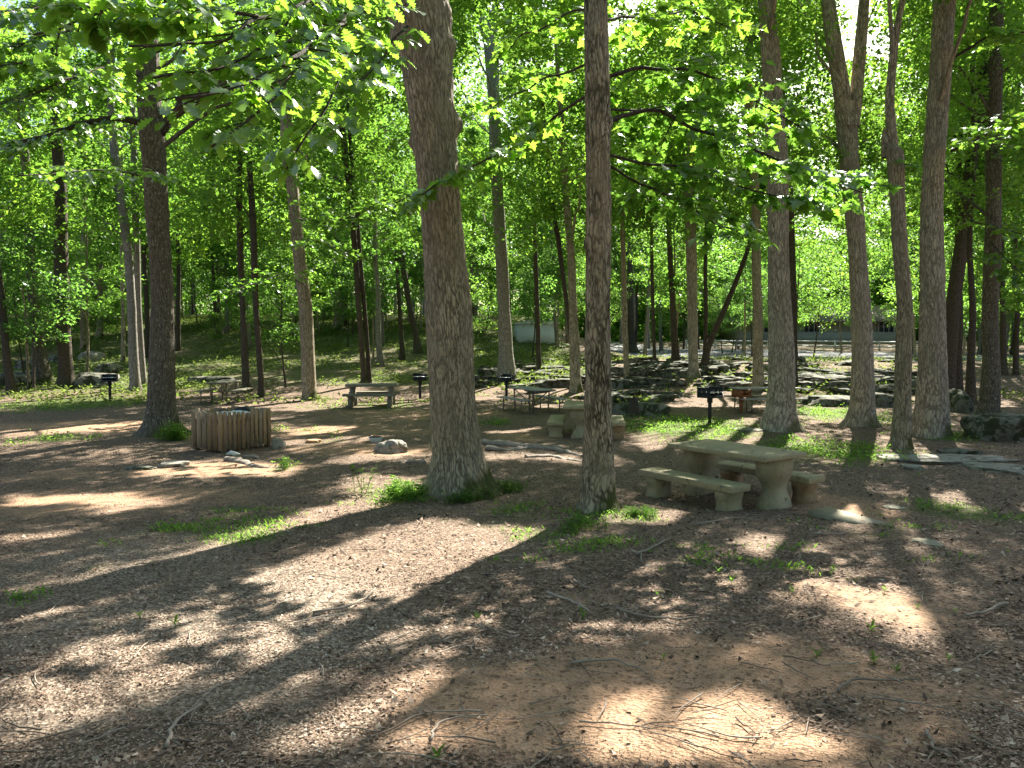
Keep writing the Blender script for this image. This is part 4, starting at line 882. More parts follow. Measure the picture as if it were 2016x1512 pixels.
tag(link('kerb', np_mesh('kerb', np.array(V), [np.array(Q)]), M['kerb']), kind='structure')

HX, HY = 39.5, 102.0; HZ = float(zg(HX, HY))
house = thing('house', 'low pale house with a brown roof beyond the road', 'house', (HX, HY, HZ))
hw = MB().box((0, 0, 1.15), (21, 8, 3.1)); hw.build('wall', M['wall'], house)
MB().box((0, -4.09, .35), (21.1, .16, 1.5)).build('wall_base', M['wall_low'], house)
rf = MB(); ze, zr = 2.55, 4.6
rv = np.array([(-11.4, -5.2, ze), (11.4, -5.2, ze), (11.4, 5.2, ze), (-11.4, 5.2, ze), (-9.2, 0, zr), (9.2, 0, zr)]); rv2 = rv - np.array([0, 0, .22])
rf.raw(np.concatenate([rv, rv2]), [[0, 1, 5, 4], [2, 3, 4, 5], [0, 6, 7, 1], [1, 7, 8, 2], [2, 8, 9, 3], [3, 9, 6, 0], [6, 9, 8, 7]], [[1, 2, 5], [3, 0, 4]]); rf.build('roof', M['roof'], house)
for wx in (-7.2, -1.5, 4.4, 8.0):
    w_ = MB().box((wx, -4.03, 1.75), (1.9, .12, 1.3)).build('window', M['glass'], house)
    fr = MB()
    for (ox, oz, sx, sz) in ((-.98, 0, .09, 1.45), (.98, 0, .09, 1.45), (0, .69, 2.05, .09), (0, -.69, 2.05, .09), (-.33, 0, .06, 1.3), (.33, 0, .06, 1.3)): fr.box((wx + ox, -4.10, 1.75 + oz), (sx, .12, sz))
    fr.build('frame', M['white_paint'], w_)
dd = MB().box((-4.6, -4.05, 1.1), (1.0, .12, 2.1)).build('door', M['roof'], house)

sb = gh(1060, 676); sb[2] = float(zg(sb[0], sb[1]))
shed = thing('shed', 'pale bluish white shed glimpsed between thin trunks left of the road', 'shed', sb, .15)
sw = sb[1] / F * 78; MB().box((0, 1.2, .55), (sw, 2.4, 1.5)).build('wall', M['pale_blue'], shed)
MB().prism([(sw / 2 + .1, 1.30), (sw / 2 + .1, 1.36), (.05, 1.62)], 2.7, (0, 1.2, 0)).build('roof', M['white_paint'], shed)
MB().box((-.5, -.02, .55), (.8, .05, 1.25)).build('door', M['pale_blue'], shed)
def rail_fence(name, label, pts, posts):
    f = thing(name, label, 'fence', (*pts[0], float(zg(*pts[0]))))
    b = np.array(f.location); prev = None
    for i in range(posts):
        t = i / (posts - 1) * (len(pts) - 1); k = min(len(pts) - 2, int(t)); q = t - k
        x = pts[k][0] * (1 - q) + pts[k + 1][0] * q; y = pts[k][1] * (1 - q) + pts[k + 1][1] * q; z = float(zg(x, y))
        MB().box((x - b[0], y - b[1], z - b[2] + .48), (.13, .13, 1.16)).build('post', M['white_paint'], f)
        if prev is not None:
            for h in (.45, .92):
                p0 = np.array([prev[0] - b[0], prev[1] - b[1] - .1, prev[2] - b[2] + h]); p1 = np.array([x - b[0], y - b[1] - .1, z - b[2] + h])
                MB().tube(np.array([p0, (p0 + p1) / 2, p1]), .075, 4).build('rail', M['white_paint'], f)
        prev = (x, y, z)
rail_fence('rail_fence', 'white rail fence in front of the pale house right of the big pale brown trunk', [(30.0, 82), (36.5, 76.5), (41, 75)], 5)
rail_fence('rail_fence', 'white rail fence across the road left of the big pale brown trunk', [(19.0, 84), (24.5, 81), (29, 80)], 5)

# ------------------------------------------------------------------ picnic furniture
def slab_mesh(mb, L, W, Tk, z, c=(0, 0)): return mb.box((c[0], c[1], z), (W, L, Tk), bev=.018)
def conc_table(loc, rz, label, group):
    t = thing('concrete_table', label, 'picnic table', loc, rz, group)
    slab_mesh(MB(), 1.74, .92, .068, .728).build('tabletop', M['concrete'], t)
    prof = [(.275, -.12), (.275, 0), (.268, .05), (.225, .14), (.17, .215), (.145, .265), (.148, .31), (.185, .375), (.24, .43), (.275, .485), (.288, .55), (.285, .694)]
    for yy in (-.68, .60): MB().prism(prof, .19, (0, yy, 0)).build('leg', M['concrete'], t)
    return t
def conc_bench(loc, rz, label, mat='concrete', group=None):
    t = thing('concrete_bench', label, 'bench', loc, rz, group)
    slab_mesh(MB(), 1.72, .39, .095, .335).build('seat', M['concrete'], t)
    prof = [(.175, -.1), (.175, 0), (.165, .05), (.145, .11), (.15, .16), (.178, .22), (.184, .287)]
    for yy in (-.66, .62): MB().prism(prof, .19, (0, yy, 0)).build('leg', M[mat], t)
    return t
g3 = lambda x, y, dz=0: (x, y, float(zg(x, y)) + dz)
rz1 = math.atan2(-.575, .818)   # local -y end points at the viewer's right
rz1 = math.atan2(.575, .818)
CG = 'concrete picnic furniture'
conc_table(g3(3.2, 11.0), rz1, 'concrete picnic table with vase-shaped legs, nearest to the viewer', CG)
conc_bench(g3(2.52, 10.72), rz1, 'grey concrete bench at the left side of the nearest concrete table', group=CG)
conc_bench(g3(3.80, 11.42), rz1, 'concrete bench with rust-stained legs at the right side of the nearest concrete table', 'concrete_rust', CG)
rz2 = math.atan2(-.21, 2.0)
conc_table(g3(1.72, 18.55), rz2, 'concrete picnic table mostly hidden behind the algae-patched trunk', CG)
conc_bench(g3(1.10, 18.75), rz2, 'concrete bench seen end-on left of the algae-patched trunk', group=CG)
conc_bench(g3(2.50, 18.45), rz2, 'concrete bench seen end-on right of the algae-patched trunk', 'concrete_rust', CG)
q = [gh(1590, 1016), gh(1735, 1042), gh(1753, 1032), gh(1625, 1006)]; qc = sum(q) / 4
sl = MB(); tv = np.array([p - qc for p in q]); tv[:, 2] = 0.025 + np.array([0, .004, .006, .002]); bv = tv - np.array([0, 0, .09]); sl.raw(np.concatenate([tv, bv]), [[0, 1, 2, 3], [0, 4, 5, 1], [1, 5, 6, 2], [2, 6, 7, 3], [3, 7, 4, 0]])
o = sl.build('paving_slab', M['slab'], None); o.location = qc; tag(o, 'flat pale paving slab on the ground beside the nearest concrete bench', 'slab')

def timber_table(loc, rz, label):
    t = thing('timber_table', label, 'picnic table', loc, rz)
    for yy in (-.30, -.10, .10, .30): MB().box((0, yy, .735), (1.72, .185, .09), bev=.01).build('top_plank', M['old_wood'], t)
    for s in (-1, 1): MB().box((0, s * .66, .43), (1.78, .30, .08), bev=.01).build('seat', M['old_wood'], t)
    for xx in (-.66, .66):
        f = MB().box((xx, -.24, .345), (.12, .14, .69)).box((xx, .24, .345), (.12, .14, .69)).box((xx + .003, 0, .34), (.10, 1.42, .10)); f.build('leg_frame', M['old_wood'], t)
        for s in (-1, 1): MB().box((xx, s * .62, .14), (.12, .14, .34)).build('leg', M['old_wood'], t)
timber_table(g3(-4.85, 26.6), .04, 'heavy weathered timber picnic table in front of the close pair of dark trunks')
def pipe_table(loc, rz, label, L=1.85, sep=.66, mat='grey_wood'):
    """long axis along local y"""
    t = thing('pipe_frame_table', label, 'picnic table', loc, rz)
    for k in range(5): MB().box((-.30 + .15 * k, 0, .745), (.14, L, .042), bev=.006).build('top_plank', M[mat], t)
    for s in (-1, 1):
        for k in (0, 1): MB().box((s * (sep + .075 - .15 * k), 0, .445), (.14, L, .042), bev=.006).build('seat_plank', M[mat], t)
    for yy in (-L * .34, L * .34):
        f = MB()
        for s in (-1, 1):
            f.tube([(s * .30, yy, .72), (s * .26, yy, .02)], .024, 8); f.tube([(s * (sep + .02), yy, .42), (s * (sep + .02), yy, 0)], .022, 8)
            f.tube([(s * (sep + .02), yy, .03), (s * .26, yy, .03)], .02, 8); f.tube([(s * .28, yy, .70), (-s * .04, yy * .2, .25)], .018, 8)
        f.tube([(-.32, yy, .71), (.32, yy, .71)], .024, 8); f.build('leg_frame', M['pipe'], t)
pipe_table(g3(.62, 24.6), math.atan2(.45, .89), 'grey plank picnic table on brown pipe legs in front of the grey forked trunk')
pipe_table(g3(-10.6, 28.3), .05, 'dark plank picnic table seen end-on behind the picket enclosure', 1.8, .62, 'old_wood')
pipe_table(g3(8.1, 24.6), R(96), 'grey picnic table partly hidden behind the big pale brown trunk', 2.1, .66)

# ------------------------------------------------------------------ pedestal grills
def grill(loc, rz, label, mat, h=1.0, w=.52, dp=.42, bh=.27, grate=True, slots=True):
    t = thing('pedestal_grill', label, 'grill', loc, rz)
    z0 = h - bh
    MB().tube([(0, 0, -.1), (0, 0, z0 * .5), (0, 0, z0 - .02)], .05, 14).build('post', M[mat], t)
    MB().tube([(0, 0, z0 - .14), (0, 0, z0 + .0)], .075, 14).build('collar', M[mat], t)
    b = MB().box((0, 0, z0 + .01), (w, dp, .02)).box((0, dp / 2, z0 + bh / 2), (w, .014, bh))
    for s in (-1, 1):
        if slots:   # side plates with two rows of bright slots left open
            ys = np.linspace(-dp / 2, dp / 2, 4)
            b.box((s * w / 2, 0, z0 + .045), (.012, dp, .09)); b.box((s * w / 2, 0, z0 + bh - .025), (.012, dp, .05))
            for k in range(3):
                yc = -dp / 2 + dp * (k + .5) / 3; b.box((s * w / 2, yc, z0 + bh / 2 + .02), (.012, dp / 3 - .035, bh - .13))
        else: b.box((s * w / 2, 0, z0 + bh / 2), (.012, dp, bh))
    b.box((0, -dp / 2, z0 + .04), (w, .012, .06)); b.build('fire_box', M[mat], t)
    if grate:
        r_ = MB()
        for k in range(9): r_.box((0, -dp / 2 + .03 + k * (dp - .06) / 8, z0 + .15), (w - .03, .013, .013))
        for s in (-1, 1): r_.box((s * (w / 2 - .03), 0, z0 + .135), (.014, dp - .03, .014))
        r_.build('grate', M['steel' if mat == 'iron' else 'rust'], t)
        for s in (-1, 1): MB().tube([(s * .12, -dp / 2 + .02, z0 + .15), (s * .12, -dp / 2 - .1, z0 + .16), (s * .12, -dp / 2 - .16, z0 + .15)], .009, 6).build('handle', M['steel' if mat == 'iron' else 'rust'], t)
def gp(px, py): p = gh(px, py); return p
grill(gp(217, 790), R(20), 'black post grill in front of the mossy boulders at the left', 'iron', 1.0)
grill(gp(827, 785), R(10), 'black post grill half hidden by the left edge of the thickest trunk', 'iron', .98)
grill(gp(997, 789), R(-25), 'black post grill touching the left end of the metal-legged picnic table', 'iron', 1.0)
grill(gp(1397, 833), R(38), 'black post grill standing alone in the grassy patch, nearest of the grills', 'iron', .98, .52, .46, .28)
grill(gp(1459, 813), R(40), 'rusty brown post grill left of the big pale brown trunk', 'rust', .72, .46, .40, .22, True, False)

# ------------------------------------------------------------------ picket enclosure with its cans
pc, pl, pr = gh(440, 893), gh(378, 886), gh(534, 879)
enc = thing('picket_enclosure', 'low picket enclosure for trash cans beside the lichen-speckled trunk', 'enclosure', pc)
PHT = .83
def picket(c, w, rz, h):
    prof = [(w / 2, .04), (w / 2, h - .035), (w * .44, h - .014), (w * .30, h - .003), (w * .12, h)]
    return MB().prism(prof, .02, c, rz).build('picket', M['picket'], enc)
L_, R_ = pl - pc, pr - pc; L_[2] = R_[2] = 0; BK = L_ + R_
def side(a, b, n, gap, seed):
    d = b - a; ln = np.linalg.norm(d); rz = math.atan2(d[1], d[0]); w = ln / n - gap; g_ = np.random.default_rng(seed)
    for k in range(n):
        c = a + d * (k + .5) / n; picket((c[0] + g_.normal(0, .003), c[1] + g_.normal(0, .003), g_.normal(0, .012)), w, rz + g_.normal(0, .02), PHT + g_.normal(0, .012))
    inn = (BK / 2 - (a + b) / 2); inn /= np.linalg.norm(inn)
    for h in (.18, .62): MB().box(tuple((a + b) / 2 + inn * .035 + np.array([0, 0, h])), (ln - .06, .04, .085), rz).build('rail', M['picket'], enc)
side(np.zeros(3), L_, 6, .036, 1); side(np.zeros(3), R_, 11, .034, 2); side(L_, BK, 11, .012, 3); side(R_, BK, 6, .014, 4)
for p in (np.zeros(3), L_, R_, BK):
    q = p + (BK / 2 - p) * .11; MB().box((q[0], q[1], .38), (.085, .085, .80), math.atan2(R_[1], R_[0])).build('post', M['picket'], enc)
for i, f in enumerate((.34, .70)):
    c = pc + L_ * .5 + R_ * f
    can = thing('trash_can', ('trash can with a pale lid in the near part of the picket enclosure', 'trash can with a dark bag on its lid in the far part of the enclosure')[i], 'trash can', (c[0], c[1], float(zg(c[0], c[1]))))
    zz = np.array([.0, .02, .35, .70, .72]); th = np.linspace(0, 2 * np.pi, 7)
    MB().tube(np.stack([0 * zz, 0 * zz, zz], 1), [.22, .225, .245, .26, .262], 24).build('body', M['steel'], can, True)
    zl = np.array([.70, .725, .75, .775, .79]); ld = MB().tube(np.stack([0 * zl, 0 * zl, zl], 1), [.285, .285, .26, .17, .02], 24).build('lid', M['white_lid'], can, True)
    a = np.linspace(0, np.pi, 7); MB().tube(np.stack([.09 * np.cos(a), 0 * a, .785 + .055 * np.sin(a)], 1), .012, 6).build('handle', M['iron'], ld)
    if i: MB().tube([(-.2, .1, .765), (-.05, .05, .79), (.12, .0, .79), (.24, -.05, .75)], [.03, .07, .08, .03], 10).build('bag', M['bag'], can, True)
lt_ = gh(458, 897); o = MB().tube([(-.12, 0, .02), (-.04, .02, .05), (.05, -.01, .03), (.14, .02, .02)], [.02, .05, .045, .015], 7).build('litter_scrap', M['white_paint'], None); o.location = lt_
tag(o, 'crumpled white litter on the dirt below the picket enclosure corner', 'litter')
bw = gh(740, 872); z_ = np.array([0, .01, .10, .13, .13, .05]); o = MB().tube(np.stack([0 * z_, 0 * z_, z_], 1), [.09, .11, .15, .165, .15, .10], 18).build('tub', M['white_lid'], None, True); o.location = bw
tag(o, 'small pale tub standing on the dirt behind the domed grey rock', 'tub')

# ------------------------------------------------------------------ rocks, ledges, roots, stump
from mathutils import noise as mnoise
def rock_mesh(seed, sx, sy, sz, sub=3, rough=.35, flat=.5):
    bm = bmesh.new(); bmesh.ops.create_icosphere(bm, subdivisions=sub, radius=1.0); off = Vector((seed * 3.7, seed * 1.3, seed * 2.1))
    for v in bm.verts:
        d = v.co.normalized(); k = 1 + rough * mnoise.noise(d * 1.3 + off) + rough * .5 * mnoise.noise(d * 3.1 + off) + rough * .22 * mnoise.noise(d * 8 + off)
        k += rough * .10 * mnoise.noise(d * 17 + off); c = mnoise.noise(d * 2.4 + off * 2); k += rough * .28 * (round(c * 4) / 4 - c)
        p = d * k; z = p.z
        if z > flat: z = flat + (z - flat) * .25
        v.co = Vector((p.x * sx, p.y * sy, z * sz))
    me = bpy.data.meshes.new('rock'); bm.to_mesh(me); bm.free()
    me.polygons.foreach_set('use_smooth', np.ones(len(me.polygons), bool)); return me
def rock(px, py, wpx, hm, depth, label, mat='rock', seed=1, name='rock', cat='rock', sub=4, sink=.25, rz=0, flat=.5, rough=.35):
    b = gh(px, py); w = wpx / F * b[1] / 2
    o = link(name, rock_mesh(seed, w, depth, hm, sub, rough, flat), M[mat]); o.location = (b[0], b[1] + depth * .6, b[2] + hm * (flat - .25) * .2 - sink * hm * .3); o.rotation_euler = (0, 0, rz); return tag(o, label, cat)
rock(766, 892, 62, .26, .26, 'domed grey rock alone on the dirt left of the thickest trunk', 'rock_pale', 3, flat=.9)
rock(548, 883, 26, .22, .14, 'grey rock at the right corner of the picket enclosure', 'rock_pale', 5, flat=.8)
rock(616, 873, 34, .10, .15, 'flat orange rock on the dirt right of the picket enclosure', 'rock_orange', 6, flat=.6)
rock(335, 920, 56, .12, .22, 'low pinkish rock half buried in the sunlit dirt', 'rock_pale', 7, flat=.6)
rock(270, 925, 60, .08, .2, 'low mossy rock half buried left of the pinkish one', 'rock', 8, flat=.5)
rock(1836, 1072, 52, .03, .16, 'flat round stone flush with the leaf litter at the right', 'slab', 9, flat=.35)
rock(1765, 1002, 40, .04, .14, 'small flat stone behind the paving slab', 'slab', 10, flat=.35)
rock(1890, 912, 260, .16, .55, 'long pale ledge of rock running to the right border', 'rock_pale', 11, name='rock_ledge', flat=.35, rough=.5)
rock(1985, 930, 120, .13, .5, 'pale flat rock at the right border below the long pale ledge', 'rock_pale', 12, name='rock_ledge', flat=.35, rough=.5)
rock(1800, 925, 44, .10, .2, 'small pale rock before the long pale ledge', 'rock_pale', 13, flat=.5)
rock(1900, 895, 70, .14, .3, 'low grey rock behind the long pale ledge', 'rock', 14, flat=.5)
rock(170, 712, 44, .75, 1.0, 'pale boulder on the slope above the large mossy boulders', 'rock_pale', 15, name='boulder', flat=.6)
rock(178, 762, 84, .85, .9, 'large dark mossy boulder behind the leftmost black post grill', 'rock', 16, name='boulder', flat=.6, rough=.45)
rock(205, 738, 46, .7, .8, 'rounded boulder resting behind the large dark mossy one', 'rock', 17, name='boulder', flat=.7)
rock(402, 755, 95, .5, .9, 'low dark boulder in the slope behind the end-on dark plank table', 'rock', 18, name='boulder', flat=.5)
rock(20, 760, 80, .9, 1.0, 'dark boulder at the left border behind the leaning trunk', 'rock', 19, name='boulder', flat=.6)
rock(108, 712, 40, .5, .7, 'small boulder between the flared leaning trunk and the dark mossy trunk', 'rock', 20, name='boulder', flat=.6)
rock(50, 725, 50, .6, .8, 'grey boulder up the slope at the left border', 'rock', 21, name='boulder', flat=.6)
rock(1262, 818, 118, .55, .6, 'long mossy rock wall behind the end-on concrete benches', 'rock', 22, name='rock_ledge', flat=.55, rough=.3)
rock(1898, 812, 40, .85, .7, 'tall dark rock between the big grey-brown trunk and the mossy-footed trunk', 'rock', 23, name='boulder', flat=.7)
rock(1990, 868, 120, .8, .8, 'big dark mossy rock at the right border', 'rock', 24, name='boulder', flat=.6, rough=.45)
rock(1745, 800, 80, .6, .7, 'grey boulder behind the scarred stub-bearing trunk', 'rock', 25, name='boulder', flat=.6)
rock(1640, 800, 110, .55, .8, 'dark flat-topped rock between the big pale brown trunk and the forked trunk', 'rock', 26, name='boulder', flat=.5)
rock(1480, 848, 70, .06, .3, 'flat pale stone flush with the grass beside the nearest grill', 'rock_pale', 27, flat=.4)
LG = 'ledge rocks on the bank below the road'; LL = 'grey mossy rock on the stony bank below the road'
ledge = []
for k in range(6):
    o = link('ledge_rock', rock_mesh(40 + k, .75 + .2 * (k % 3), .5, .38 + .06 * (k % 2), 4, .75, .45), M['rock']); tag(o, LL, 'rock', LG); ledge.append(o)
lr = random.Random(4); k = 0
while k < 190:
    px, py = lr.uniform(930, 1790), lr.uniform(706, 792) if lr.random() < .8 else lr.uniform(700, 770)
    if px < 1060 and py > 765: continue
    if 1370 < px < 1640 and py > 768: continue
    if px < 1180 and py > 774: continue
    b = gh(px, py)
    if b[1] > 46: continue
    o = ledge[k] if k < 6 else ledge[k % 6].copy()
    if k >= 6: COL.objects.link(o)
    s = lr.uniform(.3, .85) if lr.random() < .85 else lr.uniform(.9, 1.3); o.location = (b[0], b[1], b[2] - .02); o.rotation_euler = (lr.uniform(-.12, .12), lr.uniform(-.12, .12), lr.uniform(-.6, .6)); o.scale = (s, s, s * lr.uniform(.7, 1.3)); k += 1
def ground_line(pts, n=14, dz=0.0):
    P = np.array([gh(*p) for p in pts]); s = np.concatenate([[0], np.cumsum(np.linalg.norm(np.diff(P[:, :2], axis=0), axis=1))]); u = np.linspace(0, s[-1], n)
    C = np.stack([np.interp(u, s, P[:, 0]), np.interp(u, s, P[:, 1])], 1)
    for _ in range(2): C[1:-1] = (C[:-2] + 2 * C[1:-1] + C[2:]) / 4
    return np.concatenate([C, (zg(C[:, 0], C[:, 1]) + dz)[:, None]], 1)
def root(pts, r0, r1, label, mat='root', seed=0):
    C = ground_line(pts, 26); g_ = np.random.default_rng(seed); r = np.linspace(r0, r1, 26) * (0.8 + .5 * vnoise(np.arange(26) * .45, np.zeros(26), seed)); C[:, 2] += r * .25 * np.linspace(1, -.6, 26) + .03 * (vnoise(np.arange(26) * .3, np.ones(26), seed) - .5)
    c0 = C[0].copy(); mb = MB().tube(C - c0, r, 12); v = mb.V[0]; zl = np.concatenate([np.repeat(C[:, 2] - c0[2], 12), [0, C[-1, 2] - c0[2]]]); w_ = v + c0
    v[:, 2] = zl + (v[:, 2] - zl) * .5 + (fbm(w_[:, 0] * 9, w_[:, 1] * 9, seed + 40, 3) - .5) * .07; v[:, 0] += (vnoise(w_[:, 0] * 5, w_[:, 1] * 5, seed) - .5) * .07
    o = mb.build('surface_root', M[mat], None, True); o.location = c0; tag(o, label, 'root')
root([(948, 874), (1000, 878), (1060, 882), (1110, 890), (1150, 900)], .15, .05, 'thick pale root running right from the thickest trunk', 'root', 1)
root([(955, 886), (990, 888), (1030, 884), (1075, 878), (1120, 884)], .10, .04, 'slim pale root crossing behind the thick one', 'root', 2)
root([(1034, 901), (1085, 899), (1110, 904), (1146, 910)], .06, .05, 'pinkish root in front of the thick pale one', 'root', 3)
root([(838, 912), (815, 912), (785, 910)], .07, .03, 'short pale root on the left of the thickest trunk', 'root', 4)
root([(447, 906), (478, 912), (510, 921), (560, 922)], .10, .03, 'reddish grey root in the dirt before the picket enclosure', 'root', 5)
root([(480, 900), (498, 900), (515, 906)], .06, .02, 'short arched root behind the reddish grey one', 'root', 6)
sp = gh(1247, 820); st = thing('tree_stump', 'short splintered stump in front of the long mossy rock wall', 'stump', sp)
zz = np.array([-.1, 0, .12, .3, .46]); v_, q_, u_ = add_tube_geo(np.stack([0 * zz, 0 * zz, zz], 1), [.24, .2, .165, .15, .13], 14); v_[:, 2] += np.where(v_[:, 2] > .4, vnoise(v_[:, 0] * 30, v_[:, 1] * 30, 3) * .16, 0)
link('stump', np_mesh('stump', v_, [q_], True, uv=u_), M['bark_dark'], st)
fl = ground_line([(1600, 760), (1680, 752), (1740, 748)], 10, .12); c0 = fl[0].copy(); o = MB().tube(fl - c0, np.linspace(.16, .09, 10), 10).build('fallen_log', M['bark_grey'], None, True); o.location = c0; tag(o, 'grey fallen log on the stony bank left of the forked trunk', 'log')

# ------------------------------------------------------------------ fallen sticks, twigs, leaf litter
def stick(pts, r, label, forks=(), seed=0):
    C = ground_line(pts, 16, r * .8 + .006); C[:, 2] += .012 * vnoise(np.arange(16) * .5, np.zeros(16), seed + 3); C[:, :2] += (np.stack([vnoise(np.arange(16) * .6, np.zeros(16), seed), vnoise(np.arange(16) * .6, np.ones(16), seed)], 1) - .5) * .022
    c0 = C[0].copy(); r *= .75; mb = MB().tube(C - c0, np.linspace(r, r * .5, 16), 7)
    for f in forks:
        D_ = ground_line(f, 8, r * .6 + .008); mb.tube(D_ - c0, np.linspace(r * .6, r * .3, 8), 6)
    me = mb.mesh('fallen_stick', True); a = me.attributes.new('rnd', 'FLOAT', 'FACE'); a.data.foreach_set('value', np.full(len(me.polygons), .35 + .6 * random.random(), np.float32))
    o = link('fallen_stick', me, M['stick']); o.location = c0; tag(o, label, 'stick', 'sticks fallen on the clearing floor')
ST = [([(332, 1482), (336, 1450), (362, 1425), (398, 1400)], .014, 'pale crooked stick on the gravelly ground at the lower left', []),
      ([(618, 1216), (680, 1204), (712, 1190), (737, 1165)], .014, 'dark curved stick along the edge of the big trunk shadow', []),
      ([(1078, 1176), (1125, 1190), (1150, 1205), (1158, 1212)], .016, 'thick short stick in the light right of the twin trunk shadows', []),
      ([(1212, 1203), (1265, 1222), (1320, 1228), (1376, 1226)], .013, 'long stick with a forked twig at its right end, mid right foreground', [[(1300, 1226), (1340, 1242), (1376, 1228)]]),
      ([(1252, 1096), (1285, 1082), (1320, 1064)], .018, 'stout stick slanting up right of the algae-patched trunk', [[(1262, 1092), (1262, 1110)]]),
      ([(1648, 1372), (1675, 1348), (1735, 1352), (1812, 1346)], .010, 'bent thin stick on the orange dirt at the lower right', []),
      ([(1128, 1316), (1200, 1308), (1240, 1316), (1280, 1334)], .011, 'bowed stick across the top of the orange dirt', []),
      ([(846, 1470), (858, 1438), (885, 1422), (935, 1420)], .009, 'hooked thin pale stick near the bottom edge', []),
      ([(925, 1292), (930, 1278), (937, 1260)], .009, 'very short upright-looking stick above the orange dirt', []),
      ([(1132, 1150), (1156, 1168)], .02, 'stubby thick stick piece beside the shadow of the slimmer trunk', []),
      ([(1600, 1056), (1650, 1056), (1684, 1050)], .015, 'stick on the shaded litter below the paving slab', []),
      ([(930, 1020), (980, 1021), (1010, 1019)], .012, 'straight pale stick lying between the two big trunks', []),
      ([(1822, 1455), (1840, 1490), (1872, 1500)], .013, 'forked broken stick at the lower right edge of the orange dirt', [[(1838, 1486), (1822, 1508)]]),
      ([(1985, 1195), (1950, 1210), (1900, 1222)], .018, 'thick stick on dark litter at the right border', []),
      ([(770, 1190), (790, 1215), (860, 1232), (878, 1180)], .007, 'thin curling vine-like twig across the sunlit strip', []),
      ([(1370, 1035), (1450, 1022), (1500, 1030)], .012, 'stick in the shade before the grey concrete bench', [])]
for i, (p, r, l, f) in enumerate(ST): stick(p, r, l, f, i * 5)

g = np.random.default_rng(11)
def scatter_ground(n, y0, y1, pw, xf=.72, xo=.6):
    u = g.random(n); y = (y0 ** (1 - pw) + u * (y1 ** (1 - pw) - y0 ** (1 - pw))) ** (1 / (1 - pw)); x = (g.random(n) * 2 - 1) * (xf * y + xo); return x, y
def flakes(x, y, ln, wd, tilt, dz, cup=.0):
    n = len(x); a = g.random(n) * 2 * np.pi; d = np.stack([np.cos(a), np.sin(a), g.normal(0, tilt, n)], 1); s = np.stack([-np.sin(a), np.cos(a), g.normal(0, tilt, n)], 1)
    p = np.stack([x, y, zg(x, y) + (near_bump(x, y)) + dz * g.random(n)], 1); l = ln[:, None] / 2; w = wd[:, None] / 2; up = np.array([0, 0, 1.0])
    return np.stack([p - d * l + up * cup * l * g.random((n, 1)), p - s * w, p + d * l + up * cup * l * g.random((n, 1)), p + s * w], 1)
def near_bump(x, y): return np.where((y > 1) & (y < 13), (fbm(x * 7, y * 7, 23, 3) - 0.5) * 0.02, 0)
x, y = scatter_ground(400000, 2.4, 28, 1.75)
dz_ = ell(DIRT, x, y) + (fbm(x * 1.3, y * 1.3, 31, 4) - .5) * .9; gr_ = ell(GRAVEL, x, y); cl = fbm(x * 2.3, y * 2.3, 61, 4)
k = (g.random(len(x)) < np.clip(1.02 - .8 * np.clip(dz_, 0, 1), .3, 1)) & (g.random(len(x)) < np.clip(.25 + 2.6 * (cl - .36), .12, 1))
x, y, gr_ = x[k], y[k], gr_[k]; n = len(x)
ln = np.where(gr_ > .5, g.uniform(.006, .017, n), g.gamma(2.3, .0048, n) + .005) * (1 + .05 * y); ln = np.where(dz_[k] > .55, np.minimum(ln * .42, .009 + .0008 * y), ln); wd = ln * np.where(gr_ > .5, g.uniform(.6, 1.0, n), g.uniform(.22, .7, n))
V = flakes(x, y, ln, wd, .28, .010, .25); rr = np.clip(g.beta(1.6, 2.0, n) + np.where(gr_ > .5, .08, 0) - .35 * (dz_[k] > .6) + .5 * (fbm(x * .8, y * .8, 87, 3) - .5), 0, 1)
tag(link('leaf_litter', np_mesh('leaf_litter', V.reshape(-1, 3), [np.arange(4 * n).reshape(n, 4)], fattr={'rnd': rr}), M['litter']), kind='stuff')
x, y = scatter_ground(9000, 2.6, 26, 1.3); dz_ = ell(DIRT, x, y); k = (g.random(len(x)) < np.where(x > -0.3 * y + .2, .9, .25)) & (g.random(len(x)) < 1.05 - .9 * np.clip(dz_, 0, 1)); x, y = x[k], y[k]; n = len(x)
V = flakes(x, y, np.minimum(1, .35 + y * .07) * g.uniform(.035, .09, n), np.minimum(1, .35 + y * .07) * g.uniform(.02, .05, n), .3, .02, .6)
tag(link('dead_leaves', np_mesh('dead_leaves', V.reshape(-1, 3), [np.arange(4 * n).reshape(n, 4)], fattr={'rnd': np.clip(g.beta(1.5, 1.7, n), 0, 1)}), M['litter']), kind='stuff')
tb = []
for (cx_, cy_, rz_, L_, W_, zt) in ((3.2, 11.0, rz1, 1.6, .8, .7625), (2.52, 10.72, rz1, 1.6, .34, .3825), (3.80, 11.42, rz1, 1.6, .34, .3825), (1.72, 18.55, rz2, 1.6, .8, .7625), (1.10, 18.75, rz2, 1.5, .34, .3825)):
    m = 16 if W_ > .5 else 8; a = g.uniform(-.5, .5, m) * W_; b = g.uniform(-.5, .5, m) * L_; X = cx_ + a * math.cos(rz_) - b * math.sin(rz_); Y = cy_ + a * math.sin(rz_) + b * math.cos(rz_)
    v = flakes(X, Y, g.uniform(.03, .08, m), g.uniform(.02, .045, m), .05, .0, .3); v[..., 2] += float(zg(cx_, cy_)) + zt + .006 - (zg(X, Y) + near_bump(X, Y))[:, None]; tb.append(v)
tb = np.concatenate(tb); n = len(tb); tag(link('leaf_crumbs', np_mesh('leaf_crumbs', tb.reshape(-1, 3), [np.arange(4 * n).reshape(n, 4)], fattr={'rnd': .35 * g.random(n)}), M['litter']), kind='stuff')
mb = MB(); x, y = scatter_ground(520, 2.8, 20, 1.5)
